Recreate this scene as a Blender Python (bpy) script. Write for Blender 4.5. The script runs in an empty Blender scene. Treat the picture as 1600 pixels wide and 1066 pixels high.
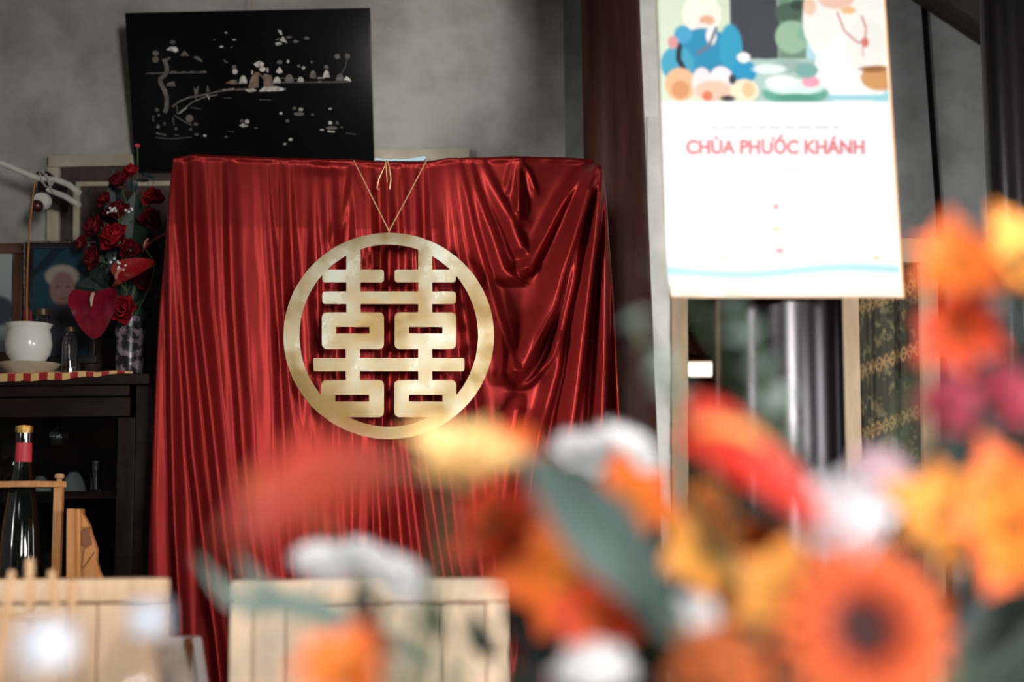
import bpy, bmesh, math, random
import numpy as np
from mathutils import Vector, Matrix
from mathutils.geometry import delaunay_2d_cdt

random.seed(7)
rng = np.random.default_rng(7)
S = bpy.context.scene
COL = S.collection
PI = math.pi

# ------------------------------------------------------------------ camera
FPX, CX, CY = 2222.0, 800.0, 533.0
CAMZ = 1.02
PITCH = math.atan((820 - 533) / FPX)
ROLL = -0.010
Fv = Vector((0, math.cos(PITCH), math.sin(PITCH)))
R0 = Vector((1, 0, 0)); U0 = Vector((0, -math.sin(PITCH), math.cos(PITCH)))
Rv = R0 * math.cos(ROLL) + U0 * math.sin(ROLL)
Uv = -R0 * math.sin(ROLL) + U0 * math.cos(ROLL)
cam = bpy.data.cameras.new('camera'); camo = bpy.data.objects.new('camera', cam); COL.objects.link(camo)
camo.matrix_world = Matrix(((Rv.x, Uv.x, -Fv.x, 0), (Rv.y, Uv.y, -Fv.y, 0), (Rv.z, Uv.z, -Fv.z, CAMZ), (0, 0, 0, 1)))
cam.sensor_width = 36.0; cam.lens = 50.0; cam.clip_start = 0.02
cam.dof.use_dof = True; cam.dof.focus_distance = 3.7; cam.dof.aperture_fstop = 1.75
S.camera = camo

# ------------------------------------------------------------------ world, lights, exposure
W = bpy.data.worlds.new('world'); S.world = W; W.use_nodes = True
bg = W.node_tree.nodes['Background']; bg.inputs[0].default_value = (0.78, 0.88, 1.0, 1); bg.inputs[1].default_value = 0.55
def area(name, loc, target, sx, sy, power, color, spread=180):
    l = bpy.data.lights.new(name, 'AREA'); l.shape = 'RECTANGLE'; l.size = sx; l.size_y = sy; l.energy = power; l.color = color; l.spread = math.radians(spread)
    o = bpy.data.objects.new(name, l); COL.objects.link(o); o.location = loc
    o.rotation_euler = (Vector(target) - Vector(loc)).to_track_quat('-Z', 'Y').to_euler()
    return o
area('daylight_front', (1.95, -2.9, 1.9), (-0.02, 4.4, 1.85), 0.8, 1.5, 17, (1.0, 0.98, 0.94), 31)
area('daylight_left', (-2.62, 0.7, 1.85), (0.22, 3.6, 1.38), 0.6, 1.2, 9.0, (1.0, 0.97, 0.93), 31)
area('daylight_side', (2.8, 1.75, 1.5), (0.0, 2.6, 1.3), 0.5, 1.7, 56, (1.0, 0.98, 0.96))
area('flower_fill_side', (2.8, -0.3, 1.75), (0.02, 1.05, 0.98), 0.9, 1.4, 66, (1.0, 0.98, 0.96), 72)  # added lamp, brightens the near flowers from the side
area('flower_fill_front', (-0.85, -3.0, 2.87), (0.02, 1.15, 0.95), 1.2, 0.45, 5.8, (1.0, 0.98, 0.96), 27)  # added fill lamp in the invented high gap, for the white flowers
area('daylight_back', (2.8, 3.75, 1.3), (0.6, 3.0, 1.2), 0.3, 1.6, 18, (0.95, 0.98, 1.0))
S.view_settings.view_transform = 'Standard'; S.view_settings.look = 'None'
S.view_settings.gamma = 1.0; S.view_settings.use_curve_mapping = False
S.view_settings.exposure = 0.0
S.cycles.max_bounces = 8; S.cycles.transparent_max_bounces = 12

# ------------------------------------------------------------------ helpers
def lin(c): c = c / 255.0; return c / 12.92 if c <= 0.04045 else ((c + 0.055) / 1.055) ** 2.4
def rgb(r, g, b): return (lin(r), lin(g), lin(b), 1.0)

def P(px, py, Y):
    d = Fv * FPX + Rv * (px - CX) - Uv * (py - CY)
    t = Y / d.y
    return Vector((d.x * t, Y, CAMZ + d.z * t))
def PX(px, Y, py=533): return P(px, py, Y).x
def PZ(py, Y, px=800): return P(px, py, Y).z
def Pn(px, py, Y):
    dx = FPX * Fv.x + (px - CX) * Rv.x - (py - CY) * Uv.x
    dy = FPX * Fv.y + (px - CX) * Rv.y - (py - CY) * Uv.y
    dz = FPX * Fv.z + (px - CX) * Rv.z - (py - CY) * Uv.z
    t = Y / dy
    return dx * t, Y + 0 * px, CAMZ + dz * t
def pxm(Y): return Y / FPX     # metres per pixel at depth Y

MATS = {}
def mat(name, color, rough=0.5, metal=0.0, color2=None, scale=8.0, lo=0.35, hi=0.65, bump=0.0, bscale=60.0, stretch=(1, 1, 1),
        sheen=0.0, coat=0.0, trans=0.0, ior=1.45, sss=0.0, spec=0.5, alpha=1.0, emit=None, estr=1.0, rough2=None, detail=6.0):
    if name in MATS: return MATS[name]
    m = bpy.data.materials.new(name); MATS[name] = m; m.use_nodes = True
    nt = m.node_tree; b = nt.nodes['Principled BSDF']; L = nt.links
    b.inputs['Base Color'].default_value = color; b.inputs['Roughness'].default_value = rough; b.inputs['Metallic'].default_value = metal
    b.inputs['Specular IOR Level'].default_value = spec; b.inputs['IOR'].default_value = ior
    b.inputs['Transmission Weight'].default_value = trans; b.inputs['Coat Weight'].default_value = coat; b.inputs['Coat Roughness'].default_value = 0.08
    b.inputs['Sheen Weight'].default_value = sheen
    if sss: b.inputs['Subsurface Weight'].default_value = sss; b.inputs['Subsurface Radius'].default_value = (0.01, 0.006, 0.004)
    b.inputs['Alpha'].default_value = alpha
    if emit: b.inputs['Emission Color'].default_value = emit; b.inputs['Emission Strength'].default_value = estr
    if color2 or bump or rough2 is not None:
        tc = nt.nodes.new('ShaderNodeTexCoord'); mp = nt.nodes.new('ShaderNodeMapping'); mp.inputs['Scale'].default_value = stretch
        L.new(tc.outputs['Object'], mp.inputs[0])
    if color2 or rough2 is not None:
        n = nt.nodes.new('ShaderNodeTexNoise'); n.inputs['Scale'].default_value = scale; n.inputs['Detail'].default_value = detail; n.inputs['Roughness'].default_value = 0.6
        L.new(mp.outputs[0], n.inputs['Vector'])
        mr = nt.nodes.new('ShaderNodeMapRange'); mr.inputs[1].default_value = lo; mr.inputs[2].default_value = hi
        L.new(n.outputs[0], mr.inputs[0])
        if color2:
            mx = nt.nodes.new('ShaderNodeMix'); mx.data_type = 'RGBA'; mx.inputs[6].default_value = color; mx.inputs[7].default_value = color2
            L.new(mr.outputs[0], mx.inputs[0]); L.new(mx.outputs[2], b.inputs['Base Color'])
        if rough2 is not None:
            m2 = nt.nodes.new('ShaderNodeMapRange'); m2.inputs[3].default_value = rough; m2.inputs[4].default_value = rough2
            L.new(mr.outputs[0], m2.inputs[0]); L.new(m2.outputs[0], b.inputs['Roughness'])
    if bump:
        n2 = nt.nodes.new('ShaderNodeTexNoise'); n2.inputs['Scale'].default_value = bscale; n2.inputs['Detail'].default_value = 5
        L.new(mp.outputs[0], n2.inputs['Vector'])
        bp = nt.nodes.new('ShaderNodeBump'); bp.inputs['Strength'].default_value = bump; bp.inputs['Distance'].default_value = 0.01
        L.new(n2.outputs[0], bp.inputs['Height']); L.new(bp.outputs[0], b.inputs['Normal'])
    return m

def vmat(name, rough=0.6, attr='Col', sss=0.0, spec=0.4):
    if name in MATS: return MATS[name]
    m = bpy.data.materials.new(name); MATS[name] = m; m.use_nodes = True
    nt = m.node_tree; b = nt.nodes['Principled BSDF']
    a = nt.nodes.new('ShaderNodeAttribute'); a.attribute_name = attr
    nt.links.new(a.outputs['Color'], b.inputs['Base Color']); b.inputs['Roughness'].default_value = rough
    b.inputs['Specular IOR Level'].default_value = spec
    return m

def gmat(name, stops, rough=0.55, sss=0.25, spec=0.3):
    """petal material: colour ramp along the petal's length (attribute grad)"""
    if name in MATS: return MATS[name]
    m = bpy.data.materials.new(name); MATS[name] = m; m.use_nodes = True
    nt = m.node_tree; b = nt.nodes['Principled BSDF']
    a = nt.nodes.new('ShaderNodeAttribute'); a.attribute_name = 'grad'
    r = nt.nodes.new('ShaderNodeValToRGB'); e = r.color_ramp.elements
    e[0].position, e[0].color = stops[0]; e[1].position, e[1].color = stops[-1]
    for p, c in stops[1:-1]:
        q = e.new(p); q.color = c
    nt.links.new(a.outputs['Fac'], r.inputs[0]); nt.links.new(r.outputs[0], b.inputs['Base Color'])
    b.inputs['Roughness'].default_value = rough; b.inputs['Specular IOR Level'].default_value = spec
    b.inputs['Subsurface Weight'].default_value = sss; b.inputs['Subsurface Radius'].default_value = (0.008, 0.004, 0.003)
    return m

OFF = {}
def thing(name, label, cat, loc=(0, 0, 0), group=None):
    o = bpy.data.objects.new(name, None); COL.objects.link(o); o.location = loc; o.empty_display_size = 0.05
    o['label'] = label; o['category'] = cat
    if group: o['group'] = group
    OFF[o.name] = Vector(loc)
    return o
def struct(o): o['kind'] = 'structure'; return o
def tag(o, label, cat, group=None):
    o['label'] = label; o['category'] = cat
    if group: o['group'] = group
    return o

class MB:
    def __init__(s): s.v = []; s.f = []
    def add(s, vs, fs):
        k = len(s.v); s.v += [tuple(p) for p in vs]; s.f += [tuple(i + k for i in f) for f in fs]; return s
    def box(s, x0, x1, y0, y1, z0, z1):
        return s.hexa([(x0, y0, z0), (x1, y0, z0), (x1, y1, z0), (x0, y1, z0), (x0, y0, z1), (x1, y0, z1), (x1, y1, z1), (x0, y1, z1)])
    def hexa(s, v): return s.add(v, [(0, 3, 2, 1), (4, 5, 6, 7), (0, 1, 5, 4), (1, 2, 6, 5), (2, 3, 7, 6), (3, 0, 4, 7)])
    def pbox(s, x0, y0, x1, y1, Y, depth):
        """box whose front face spans pixels (x0,y0)-(x1,y1) at distance Y"""
        a = P((x0 + x1) / 2, y0, Y); b = P((x0 + x1) / 2, y1, Y); ym = (y0 + y1) / 2
        return s.box(P(x0, ym, Y).x, P(x1, ym, Y).x, Y, Y + depth, b.z, a.z)
    def pquad(s, q, Y, depth, Yb=None):
        """prism whose front face is the pixel polygon q"""
        Yb = Y if Yb is None else Yb
        f = [P(x, y, Y) for x, y in q]; n = len(q)
        bk = [p + Vector((0, depth, 0)) for p in f]
        return s.add(f + bk, [tuple(range(n))[::-1], tuple(range(n, 2 * n))] + [(i, (i + 1) % n, n + (i + 1) % n, n + i) for i in range(n)])
    def tube(s, pts, r, n=10):
        pts = [Vector(p) for p in pts]; m = len(pts)
        rs = r if isinstance(r, (list, tuple)) else [r] * m
        k = len(s.v); up = None
        for i, p in enumerate(pts):
            t = (pts[min(i + 1, m - 1)] - pts[max(i - 1, 0)]).normalized()
            if up is None: up = Vector((0, 0, 1)) if abs(t.z) < 0.9 else Vector((1, 0, 0))
            a = t.cross(up).normalized(); b = a.cross(t).normalized(); up = b
            for j in range(n):
                w = 2 * PI * j / n; s.v.append(tuple(p + (a * math.cos(w) + b * math.sin(w)) * rs[i]))
        for i in range(m - 1):
            for j in range(n):
                s.f.append((k + i * n + j, k + i * n + (j + 1) % n, k + (i + 1) * n + (j + 1) % n, k + (i + 1) * n + j))
        s.f.append(tuple(k + j for j in range(n))[::-1]); s.f.append(tuple(k + (m - 1) * n + j for j in range(n)))
        return s
    def lathe(s, prof, c=(0, 0, 0), n=32, M=None):
        k = len(s.v); c = Vector(c); m = len(prof)
        for r, z in prof:
            for j in range(n):
                w = 2 * PI * j / n; p = Vector((max(r, 1e-5) * math.cos(w), max(r, 1e-5) * math.sin(w), z))
                if M is not None: p = M @ p
                s.v.append(tuple(c + p))
        for i in range(m - 1):
            for j in range(n):
                s.f.append((k + i * n + j, k + i * n + (j + 1) % n, k + (i + 1) * n + (j + 1) % n, k + (i + 1) * n + j))
        s.f.append(tuple(k + j for j in range(n))[::-1]); s.f.append(tuple(k + (m - 1) * n + j for j in range(n)))
        return s
    def ball(s, c, r, n=12, m=8, sc=(1, 1, 1)):
        prof = [(r * math.sin(PI * i / m), -r * math.cos(PI * i / m)) for i in range(m + 1)]
        return s.lathe(prof, c, n, Matrix.Diagonal(Vector(sc)))
    def grid(s, fn, nu, nv):
        k = len(s.v)
        for i in range(nu + 1):
            for j in range(nv + 1): s.v.append(tuple(fn(i / nu, j / nv)))
        w = nv + 1
        for i in range(nu):
            for j in range(nv): s.f.append((k + i * w + j, k + (i + 1) * w + j, k + (i + 1) * w + j + 1, k + i * w + j + 1))
        return s
    def build(s, name, m, parent=None, bevel=0.0, smooth=True, ang=38, loc=None, seg=2):
        vs = s.v
        if parent is not None: o0 = OFF[parent.name]
        elif loc is not None: o0 = Vector(loc)
        else:
            a = np.array(vs); o0 = Vector(((a[:, 0].min() + a[:, 0].max()) / 2, (a[:, 1].min() + a[:, 1].max()) / 2, a[:, 2].min()))
        me = bpy.data.meshes.new(name)
        me.from_pydata([(x - o0.x, y - o0.y, z - o0.z) for x, y, z in vs], [], s.f)
        bm = bmesh.new(); bm.from_mesh(me)
        bmesh.ops.recalc_face_normals(bm, faces=bm.faces)
        if bevel:
            es = [e for e in bm.edges if len(e.link_faces) == 2 and e.calc_face_angle(0) > math.radians(35)]
            bmesh.ops.bevel(bm, geom=es, offset=bevel, segments=seg, profile=0.6, affect='EDGES', clamp_overlap=True)
        bm.to_mesh(me); bm.free()
        if smooth:
            me.polygons.foreach_set('use_smooth', [True] * len(me.polygons)); me.set_sharp_from_angle(angle=math.radians(ang))
        me.materials.append(m)
        o = bpy.data.objects.new(name, me); COL.objects.link(o)
        if parent is not None: o.parent = parent; OFF[o.name] = o0
        else: o.location = o0; OFF[o.name] = o0
        return o

def npmesh(name, V, F, m, parent=None, colors=None, loc=None):
    me = bpy.data.meshes.new(name)
    o0 = OFF[parent.name] if parent is not None else (Vector(loc) if loc is not None else Vector((0, 0, 0)))
    V = np.asarray(V, dtype=np.float64) - np.array(o0)
    me.from_pydata(V.tolist(), [], F)
    me.polygons.foreach_set('use_smooth', [True] * len(me.polygons))
    if colors is not None:
        at = me.color_attributes.new('Col', 'FLOAT_COLOR', 'POINT')
        at.data.foreach_set('color', np.concatenate([colors, np.ones((len(colors), 1))], 1).astype(np.float32).ravel())
    me.materials.append(m)
    o = bpy.data.objects.new(name, me); COL.objects.link(o)
    if parent is not None: o.parent = parent
    else: o.location = o0
    OFF[o.name] = o0
    return o
def gridfaces(nr, nc):
    i = np.arange(nr - 1)[:, None] * nc + np.arange(nc - 1)[None, :]
    return np.stack([i, i + 1, i + nc + 1, i + nc], -1).reshape(-1, 4).tolist()

# ------------------------------------------------------------------ materials
M_plaster = mat('plaster', rgb(180, 180, 172), 0.9, color2=rgb(140, 137, 129), scale=3.2, lo=0.38, hi=0.66, bump=0.25, bscale=38)
M_plaster2 = mat('plaster_cool', rgb(118, 121, 120), 0.9, color2=rgb(92, 94, 93), scale=5, bump=0.2, bscale=45)
M_plaster3 = mat('plaster_pale', rgb(238, 236, 230), 0.8, color2=rgb(214, 211, 204), scale=6, bump=0.15, bscale=45)
M_warm = mat('warm_wall', rgb(244, 220, 180), .8, color2=rgb(232, 202, 158), scale=2)
M_floor = mat('floor_tile', rgb(120, 96, 80), 0.35, color2=rgb(98, 78, 66), scale=4)
M_roof = mat('roof_wood', rgb(58, 46, 40), 0.8, color2=rgb(38, 30, 27), scale=6, stretch=(1, 8, 1))
M_pillar = mat('pillar_wood', rgb(72, 36, 26), 0.5, spec=.2, color2=rgb(44, 22, 16), scale=5, stretch=(6, 6, 0.6), bump=0.15, bscale=20)
M_black = mat('black_lacquer', rgb(48, 46, 48), 0.24, 1.0)
M_black.node_tree.nodes['Principled BSDF'].inputs['Specular Tint'].default_value = (.38, .38, .38, 1)
M_frameb = mat('frame_black', rgb(26, 24, 25), .3)
M_blackw = mat('black_column', rgb(24, 23, 25), 0.25, color2=rgb(34, 31, 32), scale=4, stretch=(8, 8, .5))
M_cream = mat('cream_paint', rgb(190, 180, 160), 0.6, color2=rgb(168, 157, 138), scale=9)
M_beige = mat('beige_paint', rgb(188, 164, 136), 0.6, color2=rgb(164, 139, 112), scale=7, stretch=(3, 3, .5))
M_brownp = mat('brown_door', rgb(74, 58, 52), 0.6, color2=rgb(56, 42, 38), scale=6, stretch=(6, 6, 1))
M_dark = mat('dark_wood', rgb(40, 24, 20), 0.45, color2=rgb(24, 15, 13), scale=5, stretch=(1, 6, 6), spec=.18)
M_light = mat('light_wood', rgb(206, 146, 86), 0.45, color2=rgb(184, 120, 64), scale=6, stretch=(8, 8, 1))
M_brownin = mat('brown_inlay', rgb(128, 74, 40), 0.45)
M_pale = mat('pale_wood', rgb(196, 166, 136), 0.55, color2=rgb(172, 140, 110), scale=7, stretch=(5, 5, .6), lo=.3, hi=.7)
M_palegr = mat('pale_wood_faded', rgb(204, 178, 150), 0.55, color2=rgb(176, 160, 138), scale=9, lo=.45, hi=.62)
M_stick = mat('stick_wood', rgb(206, 166, 122), 0.5, color2=rgb(186, 144, 100), scale=9)
M_white = mat('white_ceramic', rgb(226, 222, 212), 0.18, coat=0.3)
M_creamc = mat('cream_ceramic', rgb(206, 192, 166), 0.3, color2=rgb(190, 172, 142), scale=14)
M_wplast = mat('white_plastic', rgb(206, 204, 194), 0.45)
M_cap = mat('bottle_cap', rgb(196, 202, 214), 0.4)
M_cloth = mat('white_cloth', rgb(222, 220, 216), 0.9)
M_glass = mat('clear_glass', (1, 1, 1, 1), 0.02, trans=1.0, ior=1.45)
M_pane = mat('pane_glass', (0.9, 0.95, 0.95, 1), 0.02, trans=1.0, ior=1.12)
M_bglass = mat('bottle_glass', rgb(10, 16, 14), 0.06, spec=0.7, coat=0.4)
M_gold = mat('gold_foil', rgb(214, 170, 92), 0.3, 1.0, bump=0.4, bscale=200)
M_cord = mat('gold_cord', rgb(214, 176, 128), 0.35, 0.6)
M_redlab = mat('red_label', rgb(200, 52, 60), 0.5)
M_pearl = mat('pearl_bright', rgb(226, 222, 212), 0.3, color2=rgb(150, 146, 140), scale=60)
M_pearl2 = mat('pearl_dim', rgb(120, 112, 106), 0.4, color2=rgb(74, 70, 68), scale=70)
M_pearl3 = mat('pearl_brown', rgb(140, 118, 100), 0.35, color2=rgb(92, 80, 72), scale=70)
M_velvet = mat('red_velvet', rgb(118, 28, 26), 0.46, 0.64, spec=0.2)
M_velvet.node_tree.nodes['Principled BSDF'].inputs['Sheen Tint'].default_value = (1.0, 0.25, 0.2, 1)
M_green = mat('leaf_green', rgb(44, 60, 52), 0.5, color2=rgb(28, 42, 37), scale=20)
M_greyg = mat('leaf_greygreen', rgb(150, 168, 158), 0.5, color2=rgb(118, 138, 130), scale=20)
M_darkg = mat('leaf_dark', rgb(40, 58, 54), 0.5, color2=rgb(24, 38, 38), scale=20)
M_deepg = mat('leaf_bluegreen', rgb(50, 66, 70), .5, color2=rgb(28, 40, 44), scale=20)
M_bigleaf = mat('leaf_big', rgb(70, 90, 84), 0.6, color2=rgb(50, 68, 66), scale=14)
M_stem = mat('stem_green', rgb(70, 92, 60), 0.55)
M_brownd = mat('dark_bead', rgb(60, 26, 22), 0.3)
M_incense = mat('incense_brown', rgb(150, 100, 56), 0.8)
M_redpaper = mat('incense_red', rgb(130, 30, 34), 0.7)
M_wsheet = mat('chip_brown', rgb(142, 84, 40), 0.7)

# ------------------------------------------------------------------ the setting
YW = 4.40
ZF = 0.0
b = MB().box(-2.7, 3.0, -6.0, 7.6, -0.1, 0.0); struct(b.build('floor', M_floor, smooth=False))
# back wall: pieces around the doorway and the curtained window
xl, xr = PX(1062, YW), PX(1452, YW)
zt = PZ(392, YW, 1250)
g0, g1 = 1437, 1450
b = MB()
b.box(-2.7, xl, YW, YW + .14, 0, 4.2)
b.box(xl, xr, YW, YW + .14, zt, 4.2)
wb = struct(b.build('wall_back', M_plaster, smooth=False))
# pale pilaster strip to the left of the doorway with a step in the plaster
b = MB(); b.pquad([(1000, -300), (1044, -300), (1056, 180), (1056, 1500), (1000, 1500)], YW - .012, .012); struct(b.build('trim_1', M_plaster3, smooth=False))
b = MB(); b.pquad([(1011, 182), (1060, 182), (1066, 1500), (1016, 1500)], YW - .020, .012); struct(b.build('trim_2', M_plaster3, bevel=.002))
# cool strip beside the brown pillar
b = MB(); b.pquad([(876, -300), (930, -300), (940, 1440), (900, 1440)], YW - .022, .022); struct(b.build('trim_3', M_plaster2, bevel=.003))
# wall to the right of the window, behind a recessed joint
b = MB(); b.pquad([(1388, -300), (1430, -300), (1438, 0), (1466, 392), (1388, 392)], YW - .03, .03); struct(b.build('trim_4', M_plaster2, smooth=False))
b = MB(); b.pquad([(1440, -300), (1452, 0), (1480, 392), (1500, 1440), (1700, 1440), (1700, -300)], YW - .03, .17); struct(b.build('wall_back_side', M_plaster2, smooth=False))
struct(MB().box(xr, 3.0, YW + .10, YW + .14, 0, 4.2).build('wall_back_joint', M_brownp, smooth=False))
struct(MB().box(-2.84, -2.7, -3.2, .2, 0, 4.2).box(-2.84, -2.7, 1.2, 7.6, 0, 4.2).box(-2.84, -2.7, .2, 1.2, 2.55, 4.2).build('wall_left', M_plaster, smooth=False))
b = MB().box(2.9, 3.04, -3.2, -.8, 0, 4.2).box(2.9, 3.04, .2, 1.2, 0, 4.2).box(2.9, 3.04, -.8, .2, 2.5, 4.2).box(2.9, 3.04, 2.3, 3.35, 0, 4.2).box(2.9, 3.04, 4.15, 7.6, 0, 4.2).box(2.9, 3.04, 1.2, 4.15, 2.45, 4.2)
struct(b.build('wall_right', M_plaster, smooth=False))
# front wall behind the viewer with its open door, pale plaster over a dark beam and a warm dado, high gap added to brighten the sign
b = MB().box(-2.7, 1.4, -3.2, -3.06, 2.42, 2.62).box(-2.7, -1.5, -3.2, -3.06, 2.62, 3.12).box(-.2, 1.4, -3.2, -3.06, 2.62, 3.12).box(-2.7, 1.4, -3.2, -3.06, 3.12, 4.3).box(2.5, 2.9, -3.2, -3.06, 0, 4.3).box(1.4, 2.5, -3.2, -3.06, 2.85, 4.3)
struct(b.build('wall_front', M_plaster3, smooth=False))
struct(MB().box(-2.7, 1.4, -3.2, -3.06, 0, 2.22).build('wall_front_dado', M_warm, smooth=False))
struct(MB().box(-2.7, 1.4, -3.22, -3.0, 2.22, 2.42).build('trim_7', M_roof, smooth=False))
# gable roof, its underside in dark boards, right slope seen in the corner of the view
pa, pb = P(1440, -12, YW), P(1540, 54, YW)
sl = (pb.z - pa.z) / (pb.x - pa.x)
def zr(x): return pa.z + sl * (x - pa.x)
xrg = -0.75
b = MB()
for (xa, za, xb, zb) in ((xrg, zr(xrg), 3.1, zr(3.1)), (-3.0, zr(xrg) + sl * 2.25, xrg, zr(xrg))):
    b.hexa([(xa, -3.4, za), (xb, -3.4, zb), (xb, 7.7, zb), (xa, 7.7, za), (xa, -3.4, za + .1), (xb, -3.4, zb + .1), (xb, 7.7, zb + .1), (xa, 7.7, za + .1)])
ceil_ = struct(b.build('ceiling', M_roof, smooth=False))
# sloping rafter along the back wall
b = MB()
x0, x1 = 0.3, 2.6
b.hexa([(x0, YW - .16, zr(x0) - .07), (x1, YW - .16, zr(x1) - .07), (x1, YW - .03, zr(x1) - .07), (x0, YW - .03, zr(x0) - .07),
        (x0, YW - .16, zr(x0) + .02), (x1, YW - .16, zr(x1) + .02), (x1, YW - .03, zr(x1) + .02), (x0, YW - .03, zr(x0) + .02)])
struct(b.build('trim_5', M_roof, bevel=.006))

# door frame behind the backdrop (cream architrave, brown leaf)
d1 = thing('door_1', 'cream-framed brown door mostly hidden behind the red backdrop', 'door', P(400, 820, YW)); d1['kind'] = 'structure'
Y = YW - .035
MB().pquad([(75, 243), (733, 231), (733, 250), (75, 261)], Y, .035).build('door_frame', M_cream, d1, bevel=.003)
MB().pquad([(73, 261), (92, 261), (88, 1440), (66, 1440)], Y, .035).build('door_frame', M_cream, d1, bevel=.003)
MB().pquad([(718, 250), (733, 250), (737, 1440), (722, 1440)], Y, .035).build('door_frame', M_cream, d1, bevel=.003)
MB().pquad([(92, 260), (718, 250), (722, 1440), (88, 1440)], Y + .02, .014).build('door_leaf', M_brownp, d1)
MB().pquad([(118, 284), (716, 278), (716, 288), (118, 291)], Y + .004, .016).build('door_rail', M_cream, d1, bevel=.002)
MB().pquad([(114, 291), (124, 291), (121, 1440), (110, 1440)], Y + .004, .016).build('door_stile', M_cream, d1, bevel=.002)
MB().pquad([(140, 300), (400, 296), (400, 1300), (136, 1300)], Y + .010, .010).build('door_panel', M_brownp, d1, bevel=.004)

# doorway frame and mullion, lintel
d2 = thing('door_2', 'beige painted doorway frame opening to a dark back room', 'doorway', P(1190, 820, YW)); d2['kind'] = 'structure'
Y = YW - .035
MB().pquad([(1046, 372), (1466, 372), (1467, 410), (1046, 410)], Y, .16).build('lintel', M_beige, d2, bevel=.004)
MB().pquad([(1049, 410), (1075, 410), (1078, 1440), (1050, 1440)], Y, .16).build('jamb', M_beige, d2, bevel=.004)
MB().pquad([(1304, 410), (1341, 410), (1362, 1440), (1320, 1440)], Y, .16).build('jamb', M_beige, d2, bevel=.004)
MB().pquad([(1438, 410), (1466, 410), (1490, 1440), (1458, 1440)], Y, .16).build('jamb', M_beige, d2, bevel=.004)

# far room: wall, lit window, cupboard
struct(MB().box(-.6, 3.0, 7.4, 7.5, 0, 4.0).build('wall_far', M_brownp, smooth=False))
w2 = thing('window_2', 'small bright window in the room beyond the doorway', 'window', P(1085, 590, 7.35)); w2['kind'] = 'structure'
M_lit = mat('lit_pane', (1, .9, .8, 1), .5, emit=(1.0, .86, .72, 1), estr=2.2)
MB().pbox(1060, 566, 1150, 588, 7.36, .02).build('pane', M_lit, w2)
for q in ((1056, 560, 1154, 566), (1056, 588, 1154, 594)): MB().pbox(*q, 7.34, .05).build('window_frame', M_beige, w2, bevel=.004)
cb = thing('cupboard', 'brown wooden cupboard below the bright window of the back room', 'cupboard', (PX(1100, 6.8), 6.9, 0))
zc = PZ(602, 6.7)
MB().box(PX(1040, 6.7), PX(1180, 6.7), 6.7, 7.2, 0.06, zc).build('body', mat('cupboard_wood', rgb(112, 78, 60), .5, color2=rgb(90, 60, 46), scale=5), cb, bevel=.01)
MB().box(PX(1036, 6.7), PX(1184, 6.7), 6.66, 7.22, zc, zc + .03).build('top', M_dark, cb, bevel=.006)
for q in (1052, 1104): MB().pbox(q, 640, q + 46, 860, 6.685, .02).build('door', M_light, cb, bevel=.006)
for q in (1044, 1168): MB().box(PX(q, 6.75), PX(q + 10, 6.75), 6.74, 6.8, 0, .07).build('foot', M_dark, cb)
bn = thing('hanging_cloth', 'orange cloth bundle hanging above the bright window in the back room', 'cloth', P(1100, 560, 7.2))
def bund(u, v):
    a = 2 * PI * v; r = .062 * math.sin(PI * min(max(u, .04), .97)) ** .6 * (1 + .16 * math.sin(5 * a + 3 * u)); c = P(1098, 520 + 34 * u, 7.2)
    return (c.x + r * 1.5 * math.cos(a), c.y + r * math.sin(a), c.z)
MB().grid(bund, 14, 30).build('bundle', mat('orange_cloth', rgb(216, 128, 66), .8), bn)
MB().tube([P(1098, 522, 7.2), P(1095, 505, 7.25), P(1090, 490, 7.38)], .006).build('tie', M_incense, bn)
struct(MB().pbox(1040, 486, 1300, 498, 7.30, .1).build('trim_6', M_roof))

# pillars
def pillar(name, label, px0a, px1a, pya, px0b, px1b, pyb, Y, m):
    a0, a1 = P(px0a, pya, Y), P(px1a, pya, Y); c0, c1 = P(px0b, pyb, Y), P(px1b, pyb, Y)
    ra, rb = (a1.x - a0.x) / 2, (c1.x - c0.x) / 2; xa, xb = (a0.x + a1.x) / 2, (c0.x + c1.x) / 2; za, zb = a0.z, c0.z
    def at(z): t = (z - zb) / (za - zb); return xb + (xa - xb) * t, rb + (ra - rb) * t
    t = thing(name, label, 'column', (at(0)[0], Y, 0)); t['kind'] = 'structure'
    zs = [0.16, .5, 1, 1.5, 2, 2.5, 3.0]
    n = 48; b = MB(); k = 0
    pts = [(at(z)[0], Y, z) for z in zs]; b.tube(pts, [at(z)[1] for z in zs], n); b.build('shaft', m, t, ang=50)
    x, r = at(.1)
    MB().lathe([(r * 1.45, 0), (r * 1.45, .07), (r * 1.3, .11), (r * 1.35, .13), (r * 1.1, .17)], (at(0)[0], Y, 0), 40).build('plinth', M_plaster3, t)
    return t
pillar('pillar', 'reddish brown round wooden pillar beside the red curtain', 908, 999, 0, 918, 1025, 640, 4.22, M_pillar)
pc = pillar('pillar', 'black glossy round column that the wall calendar hangs on', 1112, 1310, 300, 1114, 1319, 700, 2.78, M_black)
pillar('pillar', 'black glossy round column next to the orange flowers', 1533, 1612, 50, 1547, 1626, 380, 3.75, M_blackw)

# ------------------------------------------------------------------ lacquer painting
YP = 4.34
lp = thing('lacquer_painting', 'black lacquer painting inlaid with a mother-of-pearl lake landscape', 'painting', P(395, 260, YP))
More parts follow.
